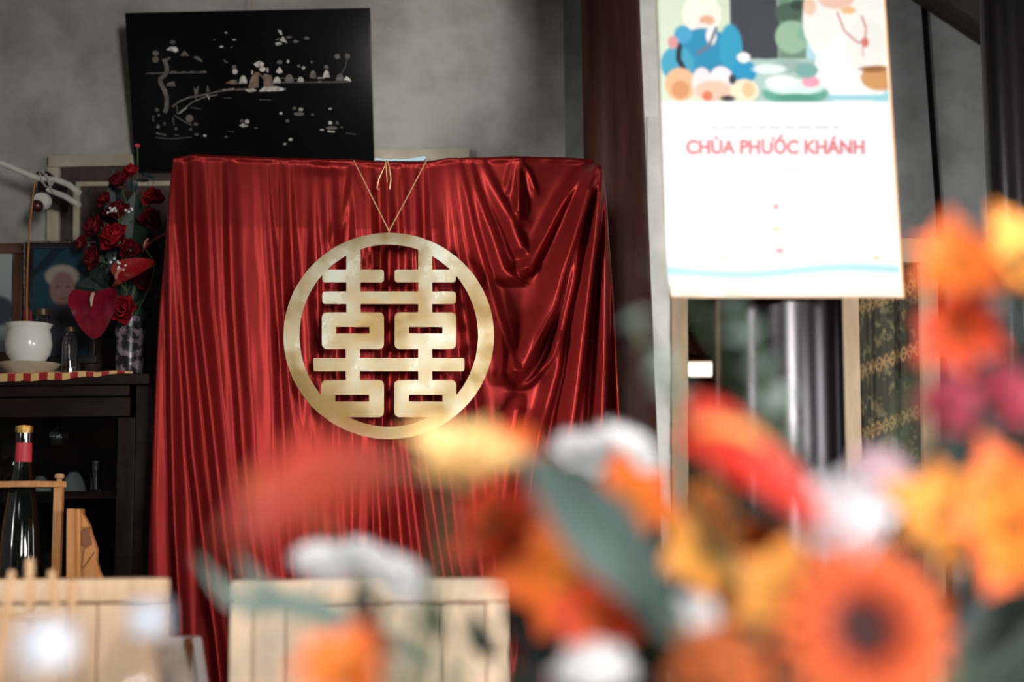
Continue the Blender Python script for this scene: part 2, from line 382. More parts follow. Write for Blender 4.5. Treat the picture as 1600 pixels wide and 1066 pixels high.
# top leans away from the wall a little
def LP(x, y, dy=0.0):
    Y = 4.22 + .13 * (y - 12) / 250 + dy
    return P(x, y, Y)
q = [(195, 20), (578, 12), (585, 262), (211, 268)]
f = [LP(*p) for p in q]; bk = [p + Vector((0, .022, 0)) for p in f]
MB().add(f + bk, [(3, 2, 1, 0), (4, 5, 6, 7), (0, 1, 5, 4), (1, 2, 6, 5), (2, 3, 7, 6), (3, 0, 4, 7)]).build('panel', mat('painting_lacquer', rgb(12, 13, 14), .22, spec=.10), lp, bevel=.002)
MB().tube([LP(393, 14, .012), LP(393, 8, .05), P(393, -40, YW - .01)], .0015, 6).build('hanging_wire', M_cord, lp)
def inl(name, m, shapes):
    tiny = MB()
    for s in shapes:
        size = max(s[3], s[4]) * 2 if s[0] in 'ed' else 9
        b = tiny if size < 6 else MB()
        inl1(b, s)
        if b is not tiny: b.build(name, m, lp, smooth=False)
    if tiny.v: tiny.build(name, m, lp, smooth=False)['kind'] = 'stuff'
def inl1(b, s):
    for s in [s]:
        if s[0] == 'e':
            _, cx, cy, rx, ry = s; pts = [(cx + rx * math.cos(2 * PI * i / 12), cy + ry * math.sin(2 * PI * i / 12)) for i in range(12)]
        elif s[0] == 'd':   # dome, flat bottom
            _, cx, cy, rx, ry = s; pts = [(cx + rx * math.cos(PI * i / 8), cy - ry * math.sin(PI * i / 8)) for i in range(9)]
        elif s[0] == 'l':
            _, pl, w = s
            for (xa, ya), (xb, yb) in zip(pl[:-1], pl[1:]):
                d = math.hypot(xb - xa, yb - ya) or 1; nx, ny = -(yb - ya) / d * w / 2, (xb - xa) / d * w / 2
                qq = [(xa + nx, ya + ny), (xb + nx, yb + ny), (xb - nx, yb - ny), (xa - nx, ya - ny)]
                ff = [LP(x, y, -.0016) for x, y in qq]; b.add(ff + [p + Vector((0, .002, 0)) for p in ff], [(0, 1, 2, 3), (4, 5, 6, 7), (0, 1, 5, 4), (1, 2, 6, 5), (2, 3, 7, 6), (3, 0, 4, 7)])
            continue
        else: pts = s[1]
        n = len(pts); ff = [LP(x, y, -.0016) for x, y in pts]
        b.add(ff + [p + Vector((0, .002, 0)) for p in ff], [tuple(range(n)), tuple(range(n, 2 * n))] + [(i, (i + 1) % n, n + (i + 1) % n, n + i) for i in range(n)])
inl('tree_inlay', M_pearl2, [('l', [(256, 92), (260, 102), (261, 112), (256, 119), (250, 122), (251, 130), (257, 142), (261, 152), (260, 170), (257, 176)], 6.5), ('l', [(258, 95), (266, 90)], 3),
     ('e', 243, 83, 5, 4), ('e', 243, 93, 5, 5), ('p', [(282, 87), (288, 79), (296, 87)]), ('p', [(301, 89), (308, 88), (316, 94), (316, 97)]), ('p', [(262, 130), (272, 127), (274, 135), (260, 134)]), ('e', 270, 66, 4, 3), ('e', 296, 185, 6, 6)])
inl('tree_inlay', M_pearl, [('p', [(260, 78), (266, 73), (275, 73), (279, 79), (274, 82), (268, 79)]), ('l', [(256, 138), (259, 144)], 5)])
inl('cloud_inlay', M_pearl2, [('l', [(229, 115), (256, 114)], 1.8), ('l', [(264, 114), (322, 113)], 1.8), ('d', 271, 114, 6, 3), ('d', 287, 114, 5, 2.5), ('d', 318, 113, 5, 2.5), ('d', 300, 113, 4, 2)])
inl('bridge_inlay', M_pearl2, [('l', [(269, 167), (281, 158), (296, 152), (318, 148), (345, 142), (365, 140), (390, 139)], 2.2), ('l', [(277, 178), (300, 160), (318, 152), (340, 148)], 1.8), ('l', [(276, 165), (277, 178)], 1.5), ('l', [(305, 146), (305, 153), (308, 156)], 1.6),
     ('l', [(324, 145), (325, 151)], 3), ('p', [(303, 135), (305, 141), (310, 134), (309, 147), (304, 147)]), ('p', [(322, 143), (324, 133), (328, 143)]), ('l', [(297, 168), (314, 170)], .8), ('l', [(350, 153), (361, 153)], .8), ('l', [(243, 215), (270, 217), (300, 214)], .9)])
inl('bridge_inlay', M_pearl, [('l', [(348, 141), (366, 139)], 2), ('l', [(280, 177), (292, 168)], 1.6), ('l', [(323, 146), (327, 155)], 1.5)])
inl('gate_inlay', M_pearl3, [('p', [(388, 137), (392, 122), (399, 113), (404, 113), (404, 137)]), ('p', [(412, 115), (424, 118), (428, 136), (412, 136)]), ('l', [(402, 113), (412, 122)], 2), ('p', [(370, 131), (352, 130), (362, 125), (370, 125)])])
inl('gate_inlay', M_pearl, [('p', [(396, 100), (405, 95), (413, 99), (411, 104), (401, 105)]), ('e', 410, 108, 5, 4), ('l', [(394, 116), (394, 110)], 2.4), ('l', [(418, 113), (418, 106)], 2.4), ('p', [(383, 141), (396, 137), (401, 142), (390, 144)]), ('p', [(404, 143), (412, 136), (432, 135), (447, 139), (440, 142)])])
inl('island_inlay', M_pearl, [('d', 380, 130, 6, 12), ('e', 367, 112, 4, 4), ('p', [(431, 112), (437, 104), (442, 113), (436, 115)]), ('d', 433, 130, 6, 10), ('d', 470, 129, 5, 9), ('d', 510, 121, 5, 11), ('p', [(537, 125), (541, 119), (546, 122), (549, 127)]), ('l', [(496, 122), (507, 122)], 1.3), ('e', 450, 96, 2, 2.5), ('e', 474, 106, 2.6, 2.6), ('l', [(497, 128), (503, 128)], 1.6)])
inl('island_inlay', M_pearl2, [('e', 366, 105, 3.5, 3.5), ('p', [(352, 98), (348, 92), (357, 98)]), ('e', 437, 97, 4.5, 3), ('d', 452, 128, 7, 12), ('d', 489, 122, 5, 12), ('d', 531, 126, 6, 11), ('l', [(438, 122), (466, 123)], 1), ('l', [(440, 129), (548, 128)], 1.3), ('e', 527, 88, 4, 4), ('e', 543, 88, 4, 4), ('l', [(542, 92), (540, 104), (533, 116)], .9), ('e', 510, 105, 3.5, 3.5), ('e', 467, 103, 2.2, 2.2), ('e', 487, 97, 2, 2), ('l', [(360, 131), (384, 130)], 1.5), ('l', [(405, 156), (424, 156)], .8)])
inl('bird_inlay', M_pearl, [('p', [(437, 63), (442, 56), (446, 62), (449, 67), (442, 65)]), ('p', [(430, 67), (437, 66), (442, 69), (431, 71)]), ('p', [(434, 47), (440, 48), (441, 54), (438, 54)]), ('e', 346, 73, 3, 1.3), ('e', 366, 62, 3, 1), ('e', 353, 51, 1.8, 1.2)])
inl('bird_inlay', M_pearl2, [('p', [(429, 62), (436, 59), (436, 62)]), ('p', [(446, 58), (452, 56), (457, 58), (450, 60)]), ('p', [(457, 65), (462, 62), (467, 65), (462, 67)]), ('p', [(474, 59), (479, 57), (484, 60), (478, 62)]), ('e', 335, 62, 2, .8), ('e', 362, 74, 2, .8)])
inl('lotus_inlay', M_pearl, [('e', 386, 190, 3.5, 3), ('p', [(374, 196), (380, 193), (388, 197), (380, 199)]), ('e', 470, 171, 3.5, 2.5), ('e', 439, 177, 2.2, 2), ('e', 516, 192, 3, 2.5), ('l', [(512, 205), (523, 206)], 2), ('e', 503, 203, 3, 1.2), ('e', 516, 170, 2.5, 1.2), ('e', 320, 212, 2.6, 2), ('e', 445, 225, 2.5, 1.5), ('e', 454, 218, 3, 2)])
inl('lotus_inlay', M_pearl2, [('e', 378, 189, 2.5, 2.2), ('e', 460, 169, 3, 2.4), ('e', 467, 178, 8, 2.5), ('e', 449, 189, 3, 2), ('e', 518, 200, 9, 2.5), ('e', 527, 192, 2.2, 2.5), ('e', 534, 199, 1.5, 1.2), ('e', 488, 179, 2.5, 1), ('l', [(540, 208), (556, 210)], .8), ('e', 400, 200, 3, .9), ('l', [(355, 205), (366, 206)], .7), ('e', 353, 214, 2, 1.5)])
inl('bank_inlay', M_pearl2, [('e', 245, 172, 3, 3), ('l', [(239, 180), (240, 190)], 1.5), ('e', 247, 198, 2.5, 3), ('e', 257, 193, 2, 2.5), ('e', 275, 201, 2, 2.5), ('l', [(272, 180), (288, 190), (300, 196)], 1.5), ('e', 306, 194, 3.5, 2.5), ('e', 298, 202, 2, 2), ('e', 307, 210, 3.5, 1.5), ('e', 276, 211, 3.5, 1), ('l', [(244, 208), (260, 211)], 2), ('l', [(270, 184), (272, 196)], 1.4), ('e', 248, 180, 2, 2)])

# ------------------------------------------------------------------ red backdrop curtain
YC = 3.66
NC, NR = 640, 520
tt = np.linspace(0, 1, NR)
yy = 247 + (1442 - 247) * (0.72 * tt + 0.28 * tt ** 2.2)
sc_ = np.linspace(0, 1, NC)
def itp(pts, y):
    a = np.array(pts, float); r = np.interp(y, a[:, 0], a[:, 1])
    k = 15; w = np.hanning(k + 2)[1:-1]; w /= w.sum()
    return np.convolve(np.pad(r, k // 2, mode='reflect', reflect_type='odd'), w, 'valid')
Lx = itp([(247, 267), (300, 263), (480, 244), (710, 232), (840, 226), (1442, 205)], yy)
Rx = itp([(247, 930), (262, 933), (300, 944), (400, 953), (460, 958), (550, 963), (660, 969), (1442, 1000)], yy)
Xg = Lx[:, None] + (Rx - Lx)[:, None] * sc_[None, :]
ytop = np.interp(Xg[0], [265, 305, 350, 450, 552, 585, 665, 700, 760, 800, 880, 930], [247, 241, 243, 247, 249, 252, 253, 247, 246, 244, 246, 249])
Yg = yy[:, None] + (ytop - 247)[None, :] * np.clip((700 - yy) / 450, 0, 1)[:, None]
H = np.zeros_like(Xg)
def crest(pts, amp, wl, wr, fin=0, fout=0, topfade=True):
    """pts (x, y); a fold whose crest follows the line, left/right half-widths in pixels"""
    global H
    amp, wl, wr = (amp * 1.35, wl * 1.35, wr * 1.4) if pts[0][0] < 700 else (amp * 1.6, wl * 1.6, wr * .8)
    a = np.array([(y, x) for x, y in pts], float); y0, y1 = a[0, 0], a[-1, 0]
    if y1 > 1000: a = np.vstack([a, [1460, a[-1, 1] + (1460 - y1) * (a[-1, 1] - a[-2, 1]) / (a[-1, 0] - a[-2, 0])]]); y1 = 1460
    xc = itp(a, yy); slp = np.gradient(xc, yy)
    xc = xc + (.45 * wl if pts[0][0] >= 700 else 2.5)
    dx = (Xg - xc[:, None]) / np.sqrt(1 + slp ** 2)[:, None]
    g = np.where(dx < 0, np.exp(-(dx / wl) ** 2), np.exp(-(dx / wr) ** 2))
    f = np.ones_like(yy)
    if fin: f *= np.clip((yy - y0) / fin, 0, 1) ** .8
    f *= np.where(yy < y0 - 1, 0, 1)
    if fout: f *= np.clip((y1 - yy) / fout, 0, 1)
    if topfade: f *= 0.22 + 0.78 * np.clip((yy - 250) / 110, 0, 1) ** .8
    else: f *= .3 + .7 * np.clip((yy - 250) / 70, 0, 1)
    H += amp * g * f[:, None]
A = .030
for c, amp, wl, wr in [
    ([(262, 250), (258, 300), (250, 480), (243, 710), (240, 840), (245, 1066)], .010, 8, 9),
    ([(266, 250), (267, 300), (268, 480), (271, 710), (275, 840), (288, 1066)], .030, 5, 7),
    ([(275, 250), (277, 300), (286, 480), (302, 710), (318, 840), (345, 1066)], .026, 6, 6),
    ([(302, 250), (305, 300), (313, 480), (340, 710), (354, 840), (385, 1066)], .036, 8, 8),
    ([(333, 250), (336, 300), (343, 480), (362, 710), (378, 840), (412, 1066)], .013, 7, 8),
    ([(356, 250), (360, 300), (366, 480), (383, 710), (396, 840), (428, 1066)], .034, 8, 9),
    ([(378, 250), (381, 300), (391, 480), (407, 710), (420, 840), (448, 1066)], .013, 9, 11),
    ([(405, 250), (409, 300), (419, 480), (428, 710), (437, 840), (462, 1066)], .018, 11, 8),
    ([(422, 250), (425, 300), (440, 480), (454, 710), (462, 840), (482, 1066)], .022, 4, 5),
    ([(436, 250), (440, 300), (447, 480), (466, 710), (474, 840), (492, 1066)], .028, 5, 6),
    ([(458, 250), (461, 300), (469, 430), (476, 640), (485, 840), (502, 1066)], .026, 7, 7),
    ([(477, 250), (479, 300), (482, 430), (490, 640), (507, 840), (524, 1066)], .028, 7, 6),
    ([(496, 250), (498, 300), (506, 430), (508, 690), (520, 840), (540, 1066)], .026, 8, 6),
    ([(514, 250), (516, 300), (524, 430), (530, 690), (538, 840), (552, 1066)], .022, 6, 6),
    ([(552, 250), (553, 300), (560, 430), (565, 690), (562, 840), (566, 1066)], .028, 7, 5),
    ([(562, 250), (564, 300), (571, 430), (575, 690), (573, 840), (580, 1066)], .020, 4, 4),
    ([(576, 250), (578, 300), (583, 430), (586, 690), (595, 840), (606, 1066)], .030, 7, 5),
    ([(604, 250), (605, 300), (608, 368), (609, 640), (626, 840), (646, 1066)], .034, 8, 7),
    ([(627, 250), (629, 300), (633, 368), (634, 690), (653, 840), (678, 1066)], .030, 8, 6),
    ([(645, 250), (647, 300), (649, 368), (660, 690), (684, 850), (720, 1066)], .028, 6, 6),
    ([(668, 250), (671, 300), (674, 368), (688, 600), (712, 850), (750, 1066)], .034, 7, 8),
    ([(684, 250), (686, 300), (688, 368), (706, 600), (728, 850), (765, 1066)], .018, 6, 7),
    ([(696, 250), (702, 300), (710, 368), (728, 520), (748, 690), (765, 850), (790, 1066)], .026, 9, 8),
    ]: crest(c, amp, wl, wr)
# gathered swag on the right: left arms of the nested V folds
crest([(708, 250), (720, 300), (735, 368), (752, 427), (775, 505), (805, 612)], .030, 10, 8, fout=25)
crest([(726, 250), (738, 300), (750, 335), (762, 368), (783, 430), (808, 452)], .034, 10, 8, fout=12)
crest([(745, 250), (765, 295), (788, 338), (816, 408)], .024, 9, 8, fout=14)
# pinned point and its short pleat
crest([(808, 250), (808, 262), (808, 325), (806, 352)], .026, 5, 6, fout=16, topfade=False)
crest([(800, 254), (793, 285), (790, 308)], .014, 4, 4, fout=14, topfade=False)
crest([(812, 254), (826, 275), (834, 300), (836, 312)], .012, 4, 4, fout=14, topfade=False)
# right arms, radiating from the upper corner
crest([(926, 252), (898, 285), (870, 330), (845, 380), (820, 425), (812, 440)], .030, 9, 8, fin=40, fout=14, topfade=False)
crest([(928, 252), (912, 290), (888, 360), (868, 425), (851, 490), (828, 538), (800, 592), (796, 604)], .046, 17, 10, fin=30, fout=18, topfade=False)
crest([(929, 252), (914, 285), (902, 355), (888, 446), (871, 524), (864, 584), (846, 650), (826, 740), (812, 850), (800, 1066)], .034, 9, 6, fin=25, topfade=False)
crest([(872, 522), (858, 566), (830, 596), (806, 614)], .016, 5, 4, fin=20, fout=10, topfade=False)
crest([(930, 252), (924, 300), (917, 380), (908, 450), (901, 520), (893, 600), (883, 680), (872, 840), (862, 1066)], .050, 15, 5, fin=25, topfade=False)
crest([(931, 252), (925, 300), (922, 400), (918, 480), (912, 580), (905, 680), (900, 840), (900, 1066)], .018, 5, 6, fin=25, topfade=False)
crest([(931, 252), (935, 340), (937, 440), (937, 560), (934, 660), (936, 840), (942, 1066)], .046, 9, 7, fin=25, topfade=False)
crest([(933, 260), (945, 340), (953, 440), (959, 560), (965, 660), (975, 840), (990, 1066)], .030, 6, 6, fin=25, topfade=False)
crest([(806, 612), (790, 700), (780, 800), (775, 1066)], .024, 12, 10, fin=30, topfade=False)
crest([(838, 640), (830, 720), (815, 1066)], .02, 10, 10, fin=40, topfade=False)
# crease where cloth between the pin and the drooped swag sags, and fine crinkles
def bump2(cx, cy, rx, ry, amp, rot=0.0):
    global H
    c, s_ = math.cos(rot), math.sin(rot); dx, dy = Xg - cx, Yg - cy
    H += amp * np.exp(-((dx * c + dy * s_) / rx) ** 2 - ((-dx * s_ + dy * c) / ry) ** 2)
bump2(812, 348, 12, 8, .014); bump2(816, 425, 10, 12, .012); bump2(830, 540, 22, 60, .012, -.3); bump2(822, 500, 30, 50, .012)
bump2(509, 262, 26, 10, -.010); bump2(541, 330, 6, 46, .012, .16); bump2(524, 372, 8, 30, .012, .4)
rr = np.random.default_rng(3)
for _ in range(40):
    cx, cy = rr.uniform(745, 870), rr.uniform(290, 640)
    if cx < 800 - (cy - 290) * .1: continue
    bump2(cx, cy, rr.uniform(2, 4), rr.uniform(8, 22), rr.uniform(-.0018, .0018), rr.uniform(-1.2, 1.2))
H += .0015 * np.sin(Xg * .21 + Yg * .013) * np.sin(Xg * .057 - Yg * .021) * np.clip((Yg - 260) / 200, 0, 1)
kk = np.exp(-(np.arange(-7, 8) / 3.6) ** 2); kk /= kk.sum()
H = sum(w_ * np.roll(np.pad(H, ((0, 0), (8, 8)), mode='edge'), i_ - 7, 1)[:, 8:-8] for i_, w_ in enumerate(kk))
# hem over the bar
H += .008 * np.exp(-((Yg - ytop[None, :] - 5) / 4.0) ** 2) * (0.7 + .5 * np.sin(Xg * .11) * np.sin(Xg * .047))
H -= .05 * np.exp(-((Xg - Lx[:, None]) / 4.0) ** 2) + .03 * np.exp(-((Rx[:, None] - Xg) / 1.6) ** 2)
x_, y_, z_ = Pn(Xg, Yg, YC * np.ones_like(Xg))
z_[-1] = .012
bot = np.clip((.02 - z_), 0, None); z_ = np.maximum(z_, .012)
V = np.stack([x_, YC - H, z_], -1)
top = V[:1].copy(); rows = [np.stack([V[0, :, 0], np.full(NC, YC + .05), V[0, :, 2] - .02], -1), np.stack([V[0, :, 0], np.full(NC, YC + .04), V[0, :, 2] + .000], -1), np.stack([V[0, :, 0], np.full(NC, YC + .02), V[0, :, 2] + .003], -1)]
V = np.concatenate([np.stack(rows), V], 0)
cur = npmesh('backdrop_curtain', V.reshape(-1, 3), gridfaces(NR + 3, NC), M_velvet, loc=(PX(600, YC), YC, 0))
tag(cur, 'deep red satin backdrop curtain hanging in folds behind the round gold sign', 'curtain')
# stand that carries it
st = thing('backdrop_stand', 'thin metal backdrop stand carrying the red curtain', 'stand', (PX(600, YC), YC + .06, 0))
zb_ = PZ(262, YC, 600)
M_steel = mat('steel', rgb(170, 178, 184), .3, 1.0)
MB().tube([(PX(275, YC), YC + .075, zb_), (PX(925, YC), YC + .075, zb_)], .012).build('crossbar', M_steel, st)
for q in (290, 912):
    MB().tube([(PX(q, YC), YC + .10, 0.02), (PX(q, YC), YC + .10, zb_ + .005)], .012).build('upright', M_steel, st)
    MB().box(PX(q, YC) - .03, PX(q, YC) + .03, YC + .06, YC + .32, 0, .02).build('foot', M_steel, st, bevel=.004)
tape = MB().pquad([(585, 250), (612, 252), (662, 251), (666, 246), (664, 244), (640, 248), (612, 249), (585, 247)], YC + .02, .003).build('clear_tape', mat('tape', rgb(150, 178, 190), .2, spec=.8), st)

# ------------------------------------------------------------------ double happiness sign
YS = 3.545
sg = thing('double_happiness_sign', 'round gold mirror double happiness sign hanging on the red curtain', 'sign', P(607.5, 686, YS))
loops = []
def circ(cx, cy, rx, ry, n=128): return [(cx + rx * math.cos(2 * PI * i / n), cy + ry * math.sin(2 * PI * i / n)) for i in range(n)]
def rrect(x0, y0, x1, y1, r, n=5):
    o = []
    for cx, cy, a0 in ((x1 - r, y1 - r, 0), (x0 + r, y1 - r, PI / 2), (x0 + r, y0 + r, PI), (x1 - r, y0 + r, 1.5 * PI)):
        o += [(cx + r * math.cos(a0 + PI / 2 * i / n), cy + r * math.sin(a0 + PI / 2 * i / n)) for i in range(n + 1)]
    return o
CXs, CYs = 607.5, 525
OUT = (164.5, 161.2); INN = (139.5, 142.3); CYi = 524.6
solid = []; holes = []
for (a, c_) in ((541.2, 563.3), (653.5, 675.2)):
    solid += [(a, 372, c_, 426, .5), (a, 436, c_, 460, .5), (a, 470, c_, 494, .5), (a - (1 if a < 600 else 0), 540, c_ - (1 if a < 600 else 0), 566, .5), (a - (1 if a < 600 else 0), 574, c_ - (1 if a < 600 else 0), 600, .5)]
solid += [(503.7, 421.4, 600, 441.3, 5), (616.5, 421.4, 712.4, 441.3, 5), (503.7, 455.6, 712.4, 475.2, 5), (489.6, 559.6, 725.6, 580.2, 3)]
solid += [(503, 488.3, 600, 545.6, 8), (616.5, 488.3, 712.6, 545.6, 8), (502, 594, 600, 652, 8), (616, 594, 713, 652, 8)]
holes += [(525, 511, 577.2, 521.4, .5), (639, 511, 691.4, 521.4, .5), (524, 617.4, 576.8, 627.6, .5), (639, 617.4, 691.5, 627.6, .5)]
def inrr(x, y, q):
    x0, y0, x1, y1, r = q
    if not (x0 < x < x1 and y0 < y < y1): return False
    dx = max(x0 + r - x, x - (x1 - r), 0); dy = max(y0 + r - y, y - (y1 - r), 0)
    return dx * dx + dy * dy <= r * r * 1.02
def keep(x, y):
    eo = ((x - CXs) / OUT[0]) ** 2 + ((y - CYs) / OUT[1]) ** 2; ei = ((x - CXs) / INN[0]) ** 2 + ((y - CYi) / INN[1]) ** 2
    if eo > 1: return False
    if ei > 1: return True
    return any(inrr(x, y, q) for q in solid) and not any(inrr(x, y, q) for q in holes)
vs2, es2 = [], []
for lp_ in [circ(CXs, CYs, *OUT), circ(CXs, CYi, *INN)] + [rrect(*q) for q in solid] + [rrect(*q) for q in holes]:
    k = len(vs2); vs2 += [Vector(p) for p in lp_]; es2 += [(k + i, k + (i + 1) % len(lp_)) for i in range(len(lp_))]
ov, oe, of, *_ = delaunay_2d_cdt(vs2, es2, [], 0, 1e-4)
tris = [f for f in of if keep(sum(ov[i].x for i in f) / 3, sum(ov[i].y for i in f) / 3)]
cnt = {}
for f in tris:
    for i in range(3):
        e = (f[i], f[(i + 1) % 3]); cnt[tuple(sorted(e))] = cnt.get(tuple(sorted(e)), []) + [e]
b = MB(); n = len(ov)
TILT = 0.000
front = [P(p.x, p.y, YS) for p in ov]
b.v = [tuple(p) for p in front] + [(p.x, p.y + .006, p.z) for p in front]
b.f = [tuple(f) for f in tris] + [tuple(i + n for i in f[::-1]) for f in tris] + [(e[0][1], e[0][0], e[0][0] + n, e[0][1] + n) for e in cnt.values() if len(e) == 1]
used = sorted({i for f in b.f for i in f}); rm = {i: k for k, i in enumerate(used)}
b.v = [b.v[i] for i in used]; b.f = [tuple(rm[i] for i in f) for f in b.f]
M_sign = mat('gold_mirror', rgb(238, 200, 134), 0.19, 1.0, color2=rgb(228, 228, 208), scale=5, lo=.40, hi=.62, rough2=0.30, bump=0.06, bscale=18, detail=8)  # silver mottling in the colour stands in for patchy reflections
so = b.build('cut_plate', M_sign, sg, smooth=False)
for (xa, ya) in ((553, 251), (666, 252)):
    pa_, pb_ = P(xa, ya, YC - .055), P(608, 361, YS + .002)
    MB().tube([pa_, pa_.lerp(pb_, .5) + Vector((0, .004, 0)), pb_, P(608, 368, YS + .008)], .0016, 6).build('hanging_cord', M_cord, sg)
MB().tube([P(606, 251, YC - .06), P(600, 262, YC - .07), P(592, 280, YC - .07), P(589, 294, YC - .07), P(593, 297, YC - .07)], .0016, 6).build('cord_loop', M_cord, sg)
MB().tube([P(606, 251, YC - .06), P(609, 264, YC - .07), P(611, 280, YC - .07), P(609, 296, YC - .07)], .0016, 6).build('cord_loop', M_cord, sg)
MB().tube([P(602, 251, YC - .06), P(604, 264, YC - .07), P(605, 284, YC - .07)], [.0014, .0022, .001], 6).build('cord_loop', M_cord, sg)

# ------------------------------------------------------------------ wooden cabinet with glass door
YB = 3.78; YBb = 4.30
cabx0, cabx1 = PX(-110, YB), PX(236, YB)
ztop = PZ(586, YB, 100)
cab = thing('display_cabinet', 'dark wooden cabinet with a glass door, altar things standing on top', 'cabinet', ((cabx0 + cabx1) / 2, (YB + YBb) / 2, 0))
MB().box(cabx0 - .02, cabx1 + .004, YB - .025, YBb, ztop - .03, ztop).build('top', M_dark, cab, bevel=.006)
MB().box(cabx1 - .03, cabx1 - .004, YB + .02, YBb, .08, ztop - .03).build('side_panel', M_dark, cab)
MB().box(cabx0, cabx0 + .026, YB + .02, YBb, .08, ztop - .03).build('side_panel', M_dark, cab)
MB().box(cabx0 + .026, cabx1 - .03, YBb - .015, YBb, .08, ztop - .03).build('back_panel', M_dark, cab)
MB().pbox(-100, 598, 202, 620, YB, .02).build('frieze_rail', M_dark, cab, bevel=.003)
MB().pbox(203, 598, 234, 1400, YB, .03).build('corner_post', M_dark, cab, bevel=.004)
MB().pbox(-110, 598, -90, 1400, YB, .03).build('corner_post', M_dark, cab, bevel=.004)
dr = MB().pbox(-90, 622, 203, 652, YB - .004, .024).build('door_rail', M_dark, cab, bevel=.004)
MB().pbox(175, 652, 203, 1390, YB - .004, .024).build('door_stile', M_dark, cab, bevel=.004)
MB().pbox(-90, 652, -70, 1390, YB - .004, .024).build('door_stile', M_dark, cab, bevel=.004)
MB().pbox(-70, 1300, 175, 1390, YB - .004, .024).build('door_rail', M_dark, cab, bevel=.004)
MB().pbox(-70, 652, 175, 1300, YB + .008, .004).build('glass_pane', M_pane, cab)
zsh = PZ(770, 3.95, 90)
MB().box(cabx0 + .026, cabx1 - .03, YB + .03, YBb - .015, zsh - .02, zsh).build('shelf', M_dark, cab)
MB().box(cabx0 + .026, cabx1 - .03, YB + .02, YBb - .015, .08, .11).build('floor_board', M_dark, cab)
for x in (cabx0 + .01, cabx1 - .06): 
    for y in (YB + .02, YBb - .06): MB().box(x, x + .05, y, y + .05, 0, .082).build('foot', M_dark, cab)
M_bowlg = mat('bowl_grey', rgb(150, 160, 160), .25, spec=.6)
def upbowl(px, Y, w, h, label):
    x = PX(px, Y); r = w / 2 * pxm(Y); hh = h * pxm(Y)
    o = MB().lathe([(r, 0), (r, .004), (r * .93, hh * .35), (r * .72, hh * .7), (r * .4, hh * .92), (r * .36, hh), (r * .3, hh), (r * .3, hh * .95), (0, hh * .93)], (x, Y, zsh), 28).build('bowl', M_bowlg)
    return tag(o, label, 'bowl')
upbowl(70, 3.98, 34, 26, 'grey bowl upside down on the cabinet shelf, directly beside the wine bottle neck')
upbowl(122, 3.98, 40, 32, 'larger grey bowl upside down on the cabinet shelf beside the tumbler')
def tumbler(px, Y, w, h, label, z, name='tumbler', cat='glass'):
    x = PX(px, Y); r = w / 2 * pxm(Y); hh = h * pxm(Y); w_ = .0018
    o = MB().lathe([(0, 0), (r * .8, 0), (r * .85, .003), (r, hh), (r - w_, hh), (r * .82 - w_, .008), (0, .007)], (x, Y, z), 24).build(name, M_glass)
    return tag(o, label, cat)
tumbler(156, 3.93, 18, 48, 'clear glass tumbler on the shelf inside the cabinet', zsh)
# jug with curved handle
jx = PX(-14, 3.95)
jg = thing('glass_jug', 'clear glass jug with curved handle inside the cabinet', 'jug', (jx, 3.95, zsh))
MB().lathe([(0, 0), (.035, 0), (.045, .02), (.045, .06), (.034, .10), (.036, .115), (.033, .115), (.031, .10), (.042, .06), (.042, .02), (0, .006)], (jx, 3.95, zsh), 28).build('body', M_glass, jg)
MB().tube([P(6, 752, 3.94), P(14, 744, 3.94), P(21, 730, 3.94), P(22, 718, 3.94), P(17, 712, 3.94), P(9, 716, 3.94), P(3, 722, 3.94)], .0035, 8).build('handle', M_glass, jg)
hz = PZ(668, 4.0, 97)
gl = thing('wine_glass', 'small stemmed glass hanging upside down at the top of the cabinet', 'glass', (PX(97, 4.0), 4.0, hz - .04))
MB().lathe([(.02, -.05), (.026, -.02), (.02, .0), (.003, .012), (.003, .05), (.022, .052), (.022, .055), (0, .055)], (PX(97, 4.0), 4.0, hz), 22).build('bowl', M_glass, gl)
MB().box(PX(82, 4.0), PX(112, 4.0), 3.9, 4.2, hz + .056, ztop - .031).build('hanging_rack', M_dark, cab)

# table runner on the cabinet
def runner_col(u, v):
    a = int(u * 26) % 2; bq = int(v * 3) % 2
    return rgb(206, 172, 112)[:3] if (a ^ bq) else rgb(150, 30, 30)[:3]
nu, nv = 209, 25; Vr = []; Cr = []
rx0, rx1 = PX(-100, YB), PX(214, YB)
for i in range(nu):
    for j in range(nv):
        u, v = i / (nu - 1), j / (nv - 1); x = rx0 + (rx1 - rx0) * u
        wv = .004 * abs(math.sin(u * 19)) * (1 if u > .45 else .3)
        if v < .35: y = YB - .03; z = ztop + .004 + wv - (.35 - v) / .35 * .024 * (1 - .8 * max(0, u - .6) / .4)
        else: y = YB - .03 + (v - .35) / .65 * .40; z = ztop + .004 + wv * (1 - v)
        Vr.append((x, y, z)); Cr.append(runner_col(u, v))
rn = npmesh('table_runner', Vr, gridfaces(nu, nv), vmat('runner_cloth', .85), colors=np.array(Cr), loc=((rx0 + rx1) / 2, YB + .1, ztop))
tag(rn, 'red and gold checked cloth runner lying on the dark cabinet top', 'cloth')
zr_ = ztop + .006

